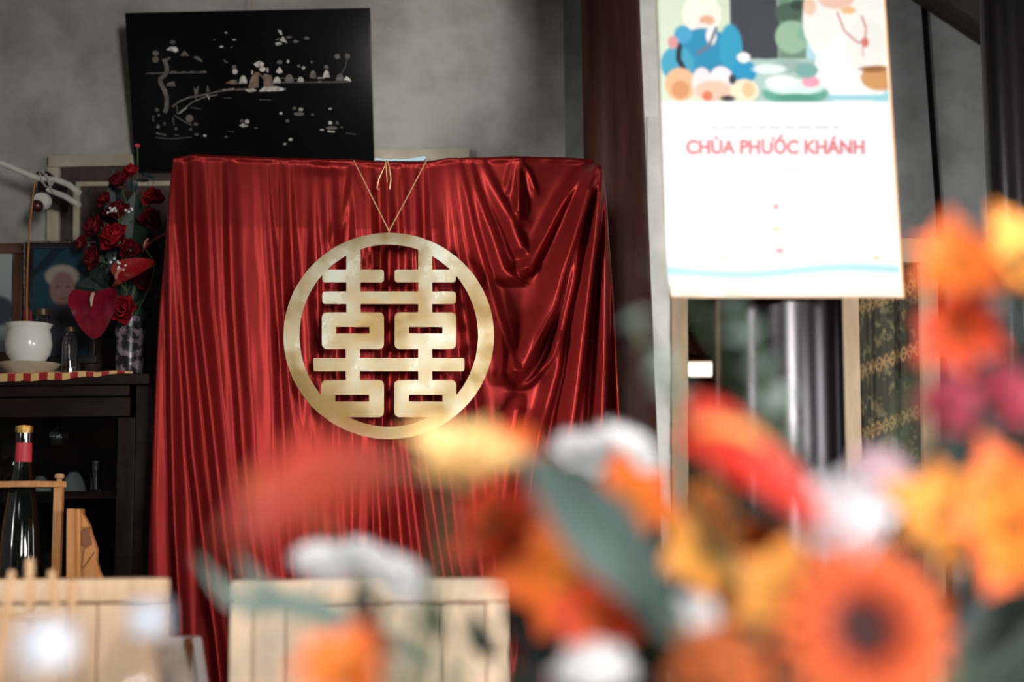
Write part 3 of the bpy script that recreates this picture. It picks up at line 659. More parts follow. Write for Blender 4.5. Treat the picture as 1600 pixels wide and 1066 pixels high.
# plate and incense pot
Yq = 3.93
def pxr(w, Y): return w / 2 * pxm(Y)
px_ = PX(46, Yq)
o = MB().lathe([(0, 0), (pxr(46, Yq), 0), (pxr(50, Yq), .006), (pxr(92, Yq), .035), (pxr(98, Yq), .042), (pxr(95, Yq), .042), (pxr(76, Yq), .036), (0, .034)], (px_, Yq, zr_), 40).build('plate', M_creamc)
tag(o, 'cream ceramic plate under the white incense pot', 'plate')
zp = zr_ + .0345
ip = thing('incense_pot', 'white ceramic incense pot standing on the cream plate', 'pot', (px_ - .002, Yq, zp))
hP = PZ(507, Yq, 45) - zp
r = pxr(72, Yq)
MB().lathe([(0, 0), (r * .62, 0), (r * .64, .008), (r * .92, hP * .28), (r, hP * .5), (r * .95, hP * .75), (r * .88, hP * .88), (r * .96, hP * .96), (r * 1.0, hP), (r * .88, hP), (r * .84, hP * .85), (0, hP * .8)], (px_ - .002, Yq, zp), 40).build('body', M_white, ip)
MB().lathe([(0, hP * .8), (r * .84, hP * .8), (r * .84, hP * .86), (0, hP * .9)], (px_ - .002, Yq, zp), 30).build('ash', M_plaster, ip)
# incense sticks
o = MB().tube([P(42, 515, Yq - .01), P(42, 470, Yq - .01), P(43, 420, Yq), P(46, 360, Yq), P(50, 320, Yq), P(54, 286, Yq)], [.0024, .0028, .0028, .0032, .0034, .0028], 8).build('incense_stick', M_incense)
tag(o, 'tall thin brown incense stick rising from the white pot', 'incense stick')
for k, (qx, h_) in enumerate(((38, 484), (43, 480), (48, 486))):
    o = MB().tube([P(qx, 516, Yq + .01 * k), P(qx, h_, Yq + .01 * k)], .0035, 8).build('incense_stub', M_redpaper)
    tag(o, ('burnt red incense stub in the white pot, first of three from the brown frame', 'burnt red incense stub in the white pot, middle and tallest of three', 'burnt red incense stub in the white pot, nearest the glass jar')[k], 'incense stick', 'burnt red stubs in the white pot')
# small glass jar and bottle
def jar(name, px, pyt, w, Y, label, m, neck=.5):
    x = PX(px, Y); r = pxr(w, Y); h = PZ(pyt, Y, px) - zr_
    t = thing(name, label, 'bottle' if neck < .8 else 'jar', (x, Y, zr_))
    MB().lathe([(0, 0), (r * .95, 0), (r, .006), (r, h * .7), (r * .9, h * .78), (r * neck, h * .86), (r * neck, h * .93), (r * neck * .85, h * .93), (r * .85, h * .7), (r * .85, .01), (0, .008)], (x, Y, zr_), 26).build('body', M_glass, t)
    MB().lathe([(0, h * .92), (r * neck * 1.12, h * .92), (r * neck * 1.12, h), (0, h)], (x, Y, zr_), 20).build('lid', m, t)
M_jarlid = mat('jar_lid', rgb(96, 80, 62), .4, .6)
jar('glass_jar', 66, 484, 24, 4.08, 'small glass jar with a dull lid behind the incense pot', M_jarlid, .9)
jar('glass_bottle', 110, 512, 26, 3.98, 'clear glass bottle standing between incense pot and flower vase', M_jarlid, .6)

# picture frames
def frame(name, label, x0, y0, x1, y1, w, Y, m, inner, colors_fn, beads=None):
    t = thing(name, label, 'picture frame', P((x0 + x1) / 2, y1, Y))
    for q in ((x0, y0, x1, y0 + w), (x0, y1 - w, x1, y1)): MB().pbox(*q, Y, .02).build('frame_rail', m, t, bevel=.003)
    for q in ((x0, y0 + w, x0 + w, y1 - w), (x1 - w, y0 + w, x1, y1 - w)): MB().pbox(*q, Y, .02).build('frame_stile', m, t, bevel=.003)
    n_, m_ = 70, 90; V_ = []; C_ = []
    for i in range(m_):
        for j in range(n_):
            a = x0 + w + (x1 - x0 - 2 * w) * j / (n_ - 1); c = y0 + w + (y1 - y0 - 2 * w) * i / (m_ - 1)
            V_.append(P(a, c, Y + .010)); C_.append(colors_fn(a, c)[:3])
    npmesh('picture', V_, gridfaces(m_, n_), vmat('photo_print', .25), t, colors=np.array(C_))
    if beads:
        bb = MB()
        for k in range(int((y1 - y0) / 3.2)): bb.ball(P(x0 + 2, y0 + 2 + k * 3.2, Y - .001), .0034 * (.7 + .6 * random.random()), 6, 4)
        for k in range(int((x1 - x0) / 3.6)): bb.ball(P(x0 + 4 + k * 3.6, y0 + 2, Y - .001), .0032 * (.6 + .7 * random.random()), 6, 4); bb.ball(P(x0 + 10 + k * 4.2, y0 + w - 1, Y - .001), .0014, 6, 4)
        o = bb.build('bead_border', mat('silver_bead', rgb(210, 205, 190), .25, .9), t); o['kind'] = 'stuff'
    return t
def sm(a, b_, t): return tuple(a[i] + (b_[i] - a[i]) * t for i in range(3))
def ell(x, y, cx, cy, rx, ry, soft=.25):
    d = math.hypot((x - cx) / rx, (y - cy) / ry); return min(max((1 - d) / soft + .5, 0), 1)
def port(x, y):
    c = sm(rgb(30, 62, 76), rgb(22, 46, 60), (y - 380) / 200)
    c = sm(c, rgb(14, 26, 34), .8 * ell(x + (y - 395), y, 86, 395, 9, 60))
    c = sm(c, rgb(150, 138, 130), ell(x, y, 97, 432, 26, 18)); c = sm(c, rgb(128, 98, 88), ell(x, y, 98, 452, 20, 27))
    c = sm(c, rgb(70, 50, 46), .7 * ell(x, y, 90, 448, 4, 2)); c = sm(c, rgb(70, 50, 46), .7 * ell(x, y, 106, 448, 4, 2)); c = sm(c, rgb(104, 70, 64), .6 * ell(x, y, 98, 466, 6, 2))
    return sm(c, rgb(44, 40, 48), ell(x, y, 98, 516, 48, 40))
def pale_print(x, y):
    c = sm(rgb(150, 158, 156), rgb(128, 134, 136), (y - 400) / 120)
    return sm(c, rgb(52, 60, 70), ell(x, y, -6, 486, 30, 24))
frame('photo_frame', 'black frame with silver beads around a portrait on a blue ground', 36, 376, 150, 568, 12, 4.14, M_frameb, None, port, True)
frame('photo_frame', 'brown wooden frame with a pale print behind the incense pot', -70, 380, 35, 566, 16, 4.17, mat('frame_brown', rgb(100, 66, 48), .45, color2=rgb(78, 50, 36), scale=8), None, pale_print)

# white pipes, lamp holder
pp = thing('wall_pipes', 'two white pipes tied together with cord across the wall', 'pipe', P(70, 300, 4.2))
MB().tube([P(-30, 244, 4.2), P(10, 258, 4.2), P(60, 279, 4.2), P(88, 281, 4.2), P(108, 289, 4.19), P(124, 302, 4.18)], .0095, 12).build('pipe', M_wplast, pp)
MB().tube([P(74, 296, 4.2), P(84, 301, 4.2), P(100, 306, 4.19), P(124, 321, 4.18)], [.008, .009, .009, .009], 12).build('pipe', M_wplast, pp)
for q in ([(62, 270), (66, 284), (72, 292)], [(72, 272), (78, 290), (84, 304)], [(84, 284), (76, 294), (70, 290)], [(66, 268), (74, 278), (82, 290)]):
    MB().tube([P(a, c, 4.188) for a, c in q], .003, 6).build('cord', mat('white_cord', rgb(170, 166, 156), .8), pp)
MB().pquad([(56, 268), (76, 268), (78, 312), (60, 312)], 4.21, YW - 4.21).build('bracket', M_dark, pp, bevel=.004)
lh = thing('lamp_holder', 'round white lamp holder with a dark red knob under the pipes', 'lamp holder', P(64, 330, 4.18))
Mx = Matrix.Rotation(PI / 2, 3, 'X')
MB().lathe([(0, -.02), (.023, -.02), (.027, -.012), (.027, .0), (.022, .012), (0, .014)], P(65, 314, 4.16), 28, Mx).build('disc', M_wplast, lh)
MB().ball(P(58, 322, 4.135), .019, 18, 12).build('knob', M_brownd, lh)
MB().tube([P(66, 314, 4.17), P(68, 306, 4.19), P(70, 298, 4.2)], .006, 8).build('arm', M_dark, lh)

# ------------------------------------------------------------------ flowers
PET = {}
def petal_mesh(key, m, L, Wd, cup, curl, nu=6, nv=6, tip=.5, base=.12, ruffle=0.0):
    """petal along +X, broad across Y, cupped towards +Z"""
    k = (key, m.name)
    if k in PET: return PET[k]
    vs, gs = [], []
    for i in range(nu + 1):
        u = i / nu
        wv = (base + (1 - base) * math.sin(min(u / (1 - tip * .55), 1) * PI / 2)) * (1 - max(0, (u - (1 - tip)) / tip) ** 2.2) ** .5 if u < 1 else .05
        for j in range(nv + 1):
            v = 2 * j / nv - 1
            z = cup * Wd * v * v * wv + curl * L * u * u + ruffle * L * math.sin(v * 9 + u * 4) * u
            vs.append((u * L * (1 - .12 * v * v), Wd * .5 * wv * v, z)); gs.append(u)
    me = bpy.data.meshes.new('petal')
    me.from_pydata(vs, [], gridfaces(nu + 1, nv + 1)); me.polygons.foreach_set('use_smooth', [True] * len(me.polygons))
    a = me.attributes.new('grad', 'FLOAT', 'POINT'); a.data.foreach_set('value', np.array(gs, np.float32))
    me.materials.append(m); PET[k] = me
    return me
def basis(axis, spin=0.0):
    z = Vector(axis).normalized(); x = Vector((1, 0, 0)) if abs(z.x) < .9 else Vector((0, 0, 1))
    y = z.cross(x).normalized(); x = y.cross(z)
    return Matrix((x, y, z)).transposed() @ Matrix.Rotation(spin, 3, 'Z')
def put(root, me, name, c, B, az, el, r0, s, roll=0.0, dz=0.0):
    o = bpy.data.objects.new(name, me); COL.objects.link(o); o.parent = root
    R = B @ Matrix.Rotation(az, 3, 'Z') @ Matrix.Rotation(-el, 3, 'Y') @ Matrix.Rotation(roll, 3, 'X')
    p = Vector(c) + B @ (Matrix.Rotation(az, 3, 'Z') @ Vector((r0, 0, dz))) - OFF[root.name]
    o.matrix_local = Matrix.Translation(p) @ (R @ Matrix.Diagonal(Vector((s, s, s)))).to_4x4()
    return o
def stem(root, a, axis, end, r, m=None, bow=.35):
    a = Vector(a); axis = Vector(axis).normalized(); end = Vector(end); d = (a - end).length
    c1 = a - axis * d * bow; c2 = end + Vector((0, 0, d * .35)); pts = []
    for i in range(9):
        t = i / 8; pts.append(a * (1 - t) ** 3 + c1 * 3 * t * (1 - t) ** 2 + c2 * 3 * t * t * (1 - t) + end * t ** 3)
    MB().tube(pts, r, 7).build('stem', m or M_stem, root)
def rose(label, c, r, axis, m, end, n=18, name='rose', cat='rose', open_=1.0, ruffle=0.0, sepal=True, grp=None):
    t = thing(name, label, cat, c, grp); B = basis(axis, random.random() * 6)
    me = petal_mesh('rose%.1f' % ruffle, m, 1.0, .98, .34, .05, 6, 6, .45, .2, ruffle)
    for i in range(n):
        f = i / (n - 1); el = math.radians(84 - 62 * f ** .9 * open_); s = r * (.70 + .30 * f) / max(math.cos(el) + .25, .62) * (.8 if f < .3 else 1)
        s = min(s, r * 1.02)
        put(t, me, 'petal', c, B, i * 2.39996, el, r * .10 * f, s, random.uniform(-.15, .15), -r * .15)
    ax = Vector(axis).normalized()
    bb = MB().ball(Vector(c) - ax * r * .12, r * .22, 10, 6); bb.build('calyx', M_stem, t)
    if end is not None: stem(t, Vector(c) - ax * r * .15, axis, end, max(r * .05, .0016))
    return t
def gerbera(label, c, r, axis, m, mc, end):
    t = thing('gerbera', label, 'gerbera', c); B = basis(axis, .3)
    me = petal_mesh('gerb', m, 1.0, .27, .25, -.10, 6, 4, .35, .45)
    for row, (n, el, s, dz) in enumerate(((19, .16, 1.0, 0), (17, .34, .86, .02), (14, .55, .6, .03))):
        for i in range(n): put(t, me, 'petal', c, B, 2 * PI * i / n + row * .17 + random.uniform(-.04, .04), el + random.uniform(-.06, .06), r * .12, r * s * .9, random.uniform(-.2, .2), dz * r)
    MB().lathe([(r * .34, 0), (r * .37, r * .05), (r * .26, r * .12), (r * .14, r * .13), (0, r * .09)], c, 24, B).build('centre_disc', mc, t)
    ax = Vector(axis).normalized(); MB().ball(Vector(c) - ax * r * .1, r * .16, 10, 6).build('calyx', M_stem, t)
    stem(t, Vector(c) - ax * r * .1, axis, end, r * .05)
    return t
def lily(label, c, r, axis, m, end, name='lily', n=6, el0=.85, curl=-.30, wid=.66, cat='lily'):
    t = thing(name, label, cat, c); B = basis(axis, random.random() * 6)
    me = petal_mesh('lily%.2f%.2f' % (wid, curl), m, 1.0, wid, .30, curl, 7, 4, .5, .3)
    for i in range(n): put(t, me, 'petal', c, B, 2 * PI * i / n + random.uniform(-.12, .12), el0 + (.12 if i % 2 else 0) + random.uniform(-.1, .1), r * .05, r * (1.12 if i % 2 else 1.2), 0)
    st_ = MB()
    for i in range(5):
        a = 2 * PI * i / 5; p = B @ Vector((math.cos(a) * r * .18, math.sin(a) * r * .18, r * .7)); st_.tube([Vector(c), Vector(c) + p * .6, Vector(c) + p], r * .018, 5); st_.ball(Vector(c) + p, r * .05, 6, 4)
    st_.build('stamens', mat('stamen', rgb(150, 96, 50), .7), t)
    ax = Vector(axis).normalized(); MB().ball(Vector(c), r * .11, 8, 6).build('calyx', M_stem, t)
    stem(t, Vector(c), axis, end, r * .04)
    return t
def chrys(label, c, r, axis, m, end):
    t = thing('chrysanthemum', label, 'chrysanthemum', c); B = basis(axis, random.random() * 6)
    me = petal_mesh('chrys', m, 1.0, .34, .10, .06, 5, 4, .35, .5)
    for row, (n, el, s) in enumerate(((15, .05, 1.0), (14, .28, .9), (12, .55, .74), (9, .9, .55), (5, 1.25, .4))):
        for i in range(n): put(t, me, 'petal', c, B, 2 * PI * i / n + row * .21 + random.uniform(-.06, .06), el + random.uniform(-.07, .07), r * .06, r * s, random.uniform(-.15, .15))
    MB().ball(Vector(c) - Vector(axis).normalized() * r * .1, r * .18, 10, 6).build('calyx', M_stem, t)
    stem(t, Vector(c) - Vector(axis).normalized() * r * .1, axis, end, r * .05)
    return t
def blade(name, label, cat, pts, w, m, end=None, parent=None, curl=.15, fold=.18, tip=.55, base=.15, up=(0, -1, .3)):
    """leaf: a blade along the world points pts, width w"""
    pts = [Vector(p) for p in pts]; n = len(pts)
    L = 14; line = []
    for i in range(L + 1):
        t = i / L * (n - 1); k = min(int(t), n - 2); line.append(pts[k].lerp(pts[k + 1], t - k))
    for _ in range(2): line = [line[0]] + [(line[i - 1] + line[i] * 2 + line[i + 1]) / 4 for i in range(1, L)] + [line[-1]]
    nrm = Vector(up).normalized(); vs = []
    for i, p in enumerate(line):
        u = i / L; tg = (line[min(i + 1, L)] - line[max(i - 1, 0)]).normalized(); sd = tg.cross(nrm).normalized(); nn = sd.cross(tg).normalized()
        wv = (base + (1 - base) * math.sin(min(u / (1 - tip), 1) * PI / 2)) * (max(1 - max(0, (u - (1 - tip)) / tip) ** 1.8, 0.03))
        for j in range(7):
            v = 2 * j / 6 - 1; vs.append(p + sd * (w / 2 * wv * v) + nn * (fold * w * abs(v) * wv))
    b = MB().add(vs, gridfaces(L + 1, 7))
    if parent is not None: return b.build(name, m, parent)
    t = thing(name, label, cat, pts[0]); o = b.build('leaf_blade', m, t)
    MB().tube([p - nrm * -.0006 for p in line], [max(w * .035 * (1 - i / (L + 2)), .0006) for i in range(L + 1)], 6).build('midrib', M_stem, t)
    if end is not None: stem(t, line[0], (line[1] - line[0]), end, max(w * .05, .0015))
    return t
def anthurium(label, c, L_, Wd, dirv, nrm, m, end, msp, curl=.1, cup=.15):
    """heart spathe, tip along dirv, facing nrm; spadix from the notch"""
    t = thing('anthurium', label, 'anthurium', c)
    x = Vector(dirv).normalized(); z = Vector(nrm); z = (z - x * z.dot(x)).normalized(); y = z.cross(x); c = Vector(c)
    def sp(u, v):
        a = 2 * PI * v; rr_ = 1.0
        hx = (.55 * math.cos(a) + .08 * math.cos(2 * a) + .14) * L_ if math.cos(a) > 0 else (.52 * math.cos(a) + .14 + .22 * max(0, -math.cos(a)) ** 6) * L_
        hy = .5 * math.sin(a) * (1 - .25 * math.cos(a)) * Wd
        px, py = hx * u + .0 * L_, hy * u
        q = (px / L_) ; w = (py / Wd)
        return c + x * px + y * py + z * (cup * Wd * w * w * 2 - curl * L_ * q * q + .004 * L_ * math.sin(w * 22) * u)
    MB().grid(sp, 8, 40).build('spathe', m, t)
    s0 = c - x * L_ * .12 + z * .002
    MB().tube([s0, s0 + z * L_ * .08 + x * L_ * .06, s0 + z * L_ * .14 + x * L_ * .18, s0 + z * L_ * .15 + x * L_ * .30], [L_ * .035, L_ * .038, L_ * .034, L_ * .015], 10).build('spadix', msp, t)
    stem(t, s0 - z * .004, z, end, max(L_ * .025, .002))
    return t
def sprig(name, label, pts, leafr, n, m, end, cat='leaf sprig'):
    pts = [Vector(p) for p in pts]; t = thing(name, label, cat, pts[0])
    MB().tube(pts, [leafr * .12 * (1 - .6 * i / (len(pts) - 1)) + .0006 for i in range(len(pts))], 6).build('stem', M_stem, t)
    k = ('round', m.name)
    if k not in PET: petal_mesh('round', m, 1.0, .95, .12, .0, 5, 5, .5, .2)
    me = petal_mesh('round', m, 1.0, .95, .12, .0, 5, 5, .5, .2)
    for i in range(n):
        f = (i + .5) / n * (len(pts) - 1); q = min(int(f), len(pts) - 2); p = pts[q].lerp(pts[q + 1], f - q); tg = (pts[q + 1] - pts[q]).normalized()
        for sgn in (-1, 1):
            put(t, me, 'leaf', p, basis(tg, (PI / 2) * (i % 2) + .4), 0 if sgn > 0 else PI, .55 + random.uniform(-.2, .2), 0, leafr * (1 - .35 * i / n) * random.uniform(.85, 1.15), random.uniform(-.3, .3))
    if end is not None: stem(t, pts[0], pts[1] - pts[0], end, leafr * .1)
    return t

def G(name, *st): return gmat(name, [(p, rgb(*c)) for p, c in st])
K_red = G('petal_deep_red', (0, (90, 10, 16)), (1, (172, 24, 34)))
K_dred = G('petal_dark_red', (0, (60, 8, 14)), (1, (120, 16, 26)))
K_pinkb = G('petal_pink_bud', (0, (190, 40, 70)), (1, (226, 70, 98)))
K_orange = G('petal_orange', (0, (240, 168, 66)), (.45, (234, 130, 50)), (1, (220, 88, 40)))
K_ored = G('petal_orange_red', (0, (206, 92, 40)), (1, (196, 50, 30)))
K_yellow = G('petal_yellow_orange', (0, (246, 196, 104)), (.5, (248, 186, 90)), (1, (236, 130, 54)))
K_yell2 = G('petal_pale_yellow', (0, (250, 196, 110)), (.6, (252, 220, 156)), (1, (246, 180, 104)))
M_bloss = mat('blossom_white', rgb(236, 236, 232), .6)
K_white = G('petal_white', (0, (240, 240, 238)), (1, (250, 250, 250)))
K_blush = G('petal_blush', (0, (226, 180, 188)), (1, (244, 220, 228)))
K_bwhite = G('petal_blush_white', (0, (240, 222, 228)), (1, (250, 246, 250)))
K_pink = G('petal_pink', (0, (190, 50, 80)), (1, (226, 110, 130)))
K_peach = G('petal_peach', (0, (226, 140, 80)), (1, (222, 128, 74)))
K_gerb = G('petal_gerbera', (0, (56, 14, 12)), (.42, (112, 30, 20)), (.6, (196, 74, 34)), (.82, (216, 104, 46)), (1, (188, 58, 30)))

# --- bouquet on the cabinet
YV = 4.04
vx = PX(203, YV); vz = zr_
vh = PZ(497, YV, 203) - vz; vr = pxr(46, YV)
vs_ = thing('flower_vase', 'patterned silver grey vase holding the red altar bouquet', 'vase', (vx, YV, vz))
MB().lathe([(0, 0), (vr * .8, 0), (vr * .85, .006), (vr * .95, vh * .4), (vr, vh * .8), (vr * .9, vh * .93), (vr, vh), (vr * .9, vh), (vr * .8, vh * .9), (vr * .7, .02), (0, .015)], (vx, YV, vz), 32).build('body', mat('vase_pattern', rgb(150, 132, 146), .3, color2=rgb(30, 30, 34), scale=34, lo=.44, hi=.52, detail=9), vs_)
ve = Vector((vx, YV, vz + vh * .72))
def VE(): return ve + Vector((random.uniform(-.4, .4) * vr, random.uniform(-.4, .4) * vr, 0))
F0 = (0, -1, .25)
for (x, y, d, r_, k, n, ax, lab) in [
    (193, 486, 3.96, 17, K_red, 15, (0.05, -1, .1), 'bright red rose facing forward just above the silver grey vase'),
    (183, 375, 3.97, 19, K_red, 14, (-.2, -1, .5), 'red rose in the middle of the altar bouquet'),
    (186, 336, 3.99, 16, K_dred, 12, (0, -.8, .7), 'dark red rose with white filler flowers just above it'),
    (202, 392, 4.0, 14, K_dred, 10, (.3, -1, .2), 'small dark red rose touching the pink-edged spathe'),
    (153, 358, 4.02, 16, K_dred, 10, (-.6, -.8, .3), 'dim dark red rose on the picture-frame side of the bouquet'),
    (152, 404, 4.02, 15, K_dred, 10, (-.6, -.9, .1), 'dark red rose just above the big glossy anthurium'),
    (134, 382, 4.04, 11, K_dred, 9, (-.8, -.6, .2), 'small dark red bud rose overlapping the black beaded frame'),
    (236, 312, 4.02, 14, K_red, 10, (.5, -1, .4), 'red rose near the curtain edge, high in the bouquet'),
    (188, 289, 4.04, 14, K_dred, 10, (-.1, -.8, .6), 'dark red rose in front of the cream door rail'),
    (206, 272, 4.05, 11, K_red, 10, (.1, -.8, .7), 'small red rose below the tall pink bud'),
    (232, 345, 4.04, 15, K_dred, 10, (.6, -1, .1), 'dark red rose half hidden by the curtain edge'),
    (168, 315, 4.06, 11, K_dred, 9, (-.5, -.8, .5), 'dark red rosebud close beside the roses over the cream rail'),
    (221, 440, 4.05, 13, K_dred, 9, (.4, -1, -.1), 'shaded red rose behind the drooping anthurium'),
    ]:
    rose(lab, P(x, y, d), 1.9 * r_ * pxm(d), ax, k, VE(), n)
rose('tall pink rosebud standing above the altar bouquet before the black painting', P(215, 231, 4.1), 8 * pxm(4.1), (0, -.2, 1), K_pinkb, VE(), 7, name='rosebud', open_=.25)
M_sp = mat('spathe_dark', rgb(128, 22, 38), .12, coat=.6, color2=rgb(92, 14, 28), scale=30)
M_sp2 = mat('spathe_red', rgb(158, 30, 30), .15, coat=.5)
M_spx = mat('spadix_pale', rgb(196, 166, 140), .6)
M_spx2 = mat('spadix_pink', rgb(206, 130, 110), .6)
anthurium('big glossy dark red anthurium with a pale spadix', P(146, 468, 3.88), 80 * pxm(3.9), 76 * pxm(3.9), (.06, -.1, -1), (.05, -1, -.05), M_sp, VE(), M_spx, .18, .06)
anthurium('glossy red anthurium folded upward, white filler flowers beside it', P(190, 432, 3.90), 78 * pxm(3.9), 54 * pxm(3.9), (.85, -.25, .35), (-.25, -.9, .55), M_sp2, VE(), M_spx2, .1, .35)
anthurium('pink-edged anthurium seen from the side next to the curtain', P(232, 385, 3.95), 56 * pxm(3.9), 26 * pxm(3.9), (.8, -.1, .75), (-.62, -.35, .6), mat('spathe_pink', rgb(176, 84, 84), .3, color2=rgb(150, 40, 48), scale=20), VE(), M_spx2, .25, .3)
for k, (x0, y0, x1, y1, w, lab) in enumerate([
    (196, 440, 212, 300, 30, 'dusty green broad leaf high in the altar bouquet'),
    (180, 440, 178, 262, 20, 'upright dark green leaf tip before the cream door frame'),
    (210, 450, 236, 362, 30, 'blue green leaf beside the side-on anthurium'),
    (170, 450, 150, 392, 28, 'blue green leaf between the rose and the beaded frame'),
    (186, 470, 118, 446, 26, 'dark green leaf reaching towards the portrait frame'),
    (205, 480, 238, 470, 28, 'dark green leaf low by the curtain'),
    (190, 470, 170, 372, 26, 'dull green leaf behind the middle red rose'),
    (200, 480, 228, 412, 30, 'dark leaf under the folded red anthurium'),
    (180, 490, 128, 500, 26, 'drooping dark leaf below the big glossy anthurium'),
    (205, 490, 236, 530, 26, 'drooping dark leaf beside the silver grey vase'),
    (195, 470, 222, 322, 22, 'slim green leaf between the upper roses')]):
    d = 4.06 + .012 * (k % 4)
    blade('leaf', lab, 'leaf', [P(x0, y0, YV), P((x0 + x1) / 2 + 3, (y0 + y1) / 2 - 6, d), P(x1, y1, d)], 1.9 * w * pxm(d), (M_green, M_darkg, M_deepg)[k % 3], VE())
for lab, cx, cy, d, sd in (('spray of tiny white filler flowers beside the red anthurium', 185, 413, 3.90, 1), ('spray of tiny white filler flowers over the dark red rose', 184, 328, 3.95, 2)):
    t = thing('filler_flowers', lab, 'filler flowers', P(cx, cy, d)); rr = random.Random(sd)
    for k in range(11):
        a, q = rr.uniform(0, 2 * PI), rr.uniform(2, 13); p = P(cx + q * math.cos(a) * (1.8 if sd == 2 else 1), cy + q * math.sin(a) * (.55 if sd == 2 else 1), d - .004 * rr.random())
        fl = MB()
        for h in range(5): fl.ball(p + Vector((math.cos(h * 1.26) * .0022, 0, math.sin(h * 1.26) * .0022)), .0019, 6, 4)
        fl.build('blossom', M_bloss, t)
    stem(t, P(cx, cy, d), (0, -.3, 1), VE(), .0012)

def foliage(name, label, spots, n, sz, m, end, sd, parent=None):
    r_ = random.Random(sd); b = MB(); me = [(0, 0), (.25, .36), (.5, .42), (.75, .3), (1, 0)]
    for k in range(n):
        x, y, d, sx, sy = r_.choice(spots); p = P(x + r_.gauss(0, sx), y + r_.gauss(0, sy), d + r_.uniform(-.02, .02))
        L_ = sz * r_.uniform(.6, 1.3); ax = Vector((r_.uniform(-1, 1), r_.uniform(-.7, .3), r_.uniform(-.3, 1))).normalized(); B = basis(ax, r_.uniform(0, 6))
        vs = []
        for u, w in me:
            for v in (-1, 0, 1): vs.append(p + B @ Vector((w * L_ * v, abs(v) * .12 * L_ + .15 * L_ * u * u, u * L_)))
        b.add(vs, gridfaces(5, 3))
        b.tube([p, p.lerp(end, .5) + Vector((0, 0, .02)), end], .0009, 4)
    o = b.build(name, m); o['kind'] = 'stuff'; tag(o, label, 'foliage')
foliage('filler_foliage', 'dark green filler foliage massed behind the red altar roses', [(190, 330, 4.1, 22, 30), (185, 410, 4.08, 26, 30), (205, 460, 4.08, 20, 26), (170, 452, 4.08, 10, 24), (225, 400, 4.09, 10, 50)], 90, .035, M_deepg, ve, 4)

# ------------------------------------------------------------------ wine on a small side table
YT = 3.42
zt_ = PZ(916, YT, 60)
tb = thing('side_table', 'small dark side table under the wine bottle rack', 'table', (PX(60, YT), YT + .02, 0))
MB().box(PX(-90, YT), PX(180, YT), YT - .12, YT + .2, zt_ - .03, zt_).build('top', M_dark, tb, bevel=.004)
for x in (-84, 168):
    for y in (YT - .11, YT + .16): MB().box(PX(x, YT), PX(x, YT) + .03, y, y + .03, 0, zt_ - .03).build('leg', M_dark, tb)
bx = PX(43, YT)
def zT(py): return PZ(py, YT, 43)
wb_ = thing('wine_bottle', 'dark sparkling wine bottle with gold foil in the wooden rack', 'bottle', (bx, YT, zt_))
q = pxm(YT)
MB().lathe([(0, zt_ + .022), (30 * q, zt_ + .022), (31.5 * q, zt_ + .03), (31 * q, zT(865)), (29 * q, zT(830)), (25 * q, zT(795)), (20 * q, zT(765)), (15 * q, zT(740)), (12.5 * q, zT(722)), (11.5 * q, zT(700)), (12.6 * q, zT(688)), (12.6 * q, zT(676)), (0, zT(676))], (bx, YT, 0), 40).build('glass', M_bglass, wb_)
MB().lathe([(12.6 * q, zT(724)), (12.2 * q, zT(693)), (12.2 * q, zT(692)), (11.4 * q, zT(692))], (bx, YT, 0), 32).build('neck_label', M_redlab, wb_)
MB().lathe([(12.6 * q, zT(677)), (13.2 * q, zT(675)), (13.8 * q, zT(671)), (13.2 * q, zT(666)), (0, zT(664))], (bx, YT, 0), 28).build('foil_cap', M_gold, wb_)
rk = thing('bottle_rack', 'light wooden bottle rack with a top ring plate and knobbed post', 'rack', (bx, YT, zt_))
zq = zT(762); th = 9 * q
# plate with hole: ring of quads from circle to hexagon
nn_ = 48; ri = 24 * q; V_ = []; F_ = []
for zz in (zq, zq + th):
    for k in range(nn_): a = 2 * PI * k / nn_; V_.append((bx + ri * math.cos(a), YT + ri * math.sin(a), zz))
    for k in range(nn_):
        a = 2 * PI * k / nn_; s_ = PI / 3; rr_ = 68 * q * math.cos(PI / 6) / math.cos(((a + 0) % s_) - s_ / 2); V_.append((bx + rr_ * math.cos(a), YT + .62 * rr_ * math.sin(a), zz))
for k in range(nn_):
    k2 = (k + 1) % nn_; n2 = 2 * nn_
    F_ += [(k, k2, nn_ + k2, nn_ + k), (n2 + k, n2 + nn_ + k, n2 + nn_ + k2, n2 + k2), (k, n2 + k, n2 + k2, k2), (nn_ + k, nn_ + k2, n2 + nn_ + k2, n2 + nn_ + k)]
MB().add(V_, F_).build('ring_plate', M_light, rk)
MB().box(bx - 72 * q, bx + 72 * q, YT - .06, YT + .06, zt_, zt_ + .02).build('base_plate', M_light, rk, bevel=.003)
for sx in (-57, 57):
    pxx = bx + sx * q
    MB().box(pxx - 6.5 * q, pxx + 6.5 * q, YT - 6 * q, YT + 6 * q, zt_ + .02, zq).build('post', M_light, rk, bevel=.001)
    MB().lathe([(4 * q, zq + th), (3.5 * q, zT(750)), (7 * q, zT(747)), (7.5 * q, zT(744)), (5.5 * q, zT(741)), (0, zT(740))], (pxx, YT, 0), 20).build('knob', M_stick, rk)
ch = thing('carved_holder', 'carved light wood panel with wavy edge beside the bottle rack', 'carved panel', P(130, 906, YT - .05))
Yh = YT - .07
MB().pquad([(104, 795), (116, 795), (116, 920), (103, 920)], Yh, .05).build('upright', M_light, ch, bevel=.002)
MB().pquad([(116, 796), (125, 795), (126, 920), (116, 920)], Yh + .008, .04).build('upright', M_light, ch, bevel=.002)
MB().pquad([(125, 795), (129, 803), (139, 821), (142, 834), (151, 858), (150, 876), (154, 892), (162, 908), (162, 920), (125, 920)], Yh + .016, .02).build('wing_panel', M_light, ch, bevel=.002)
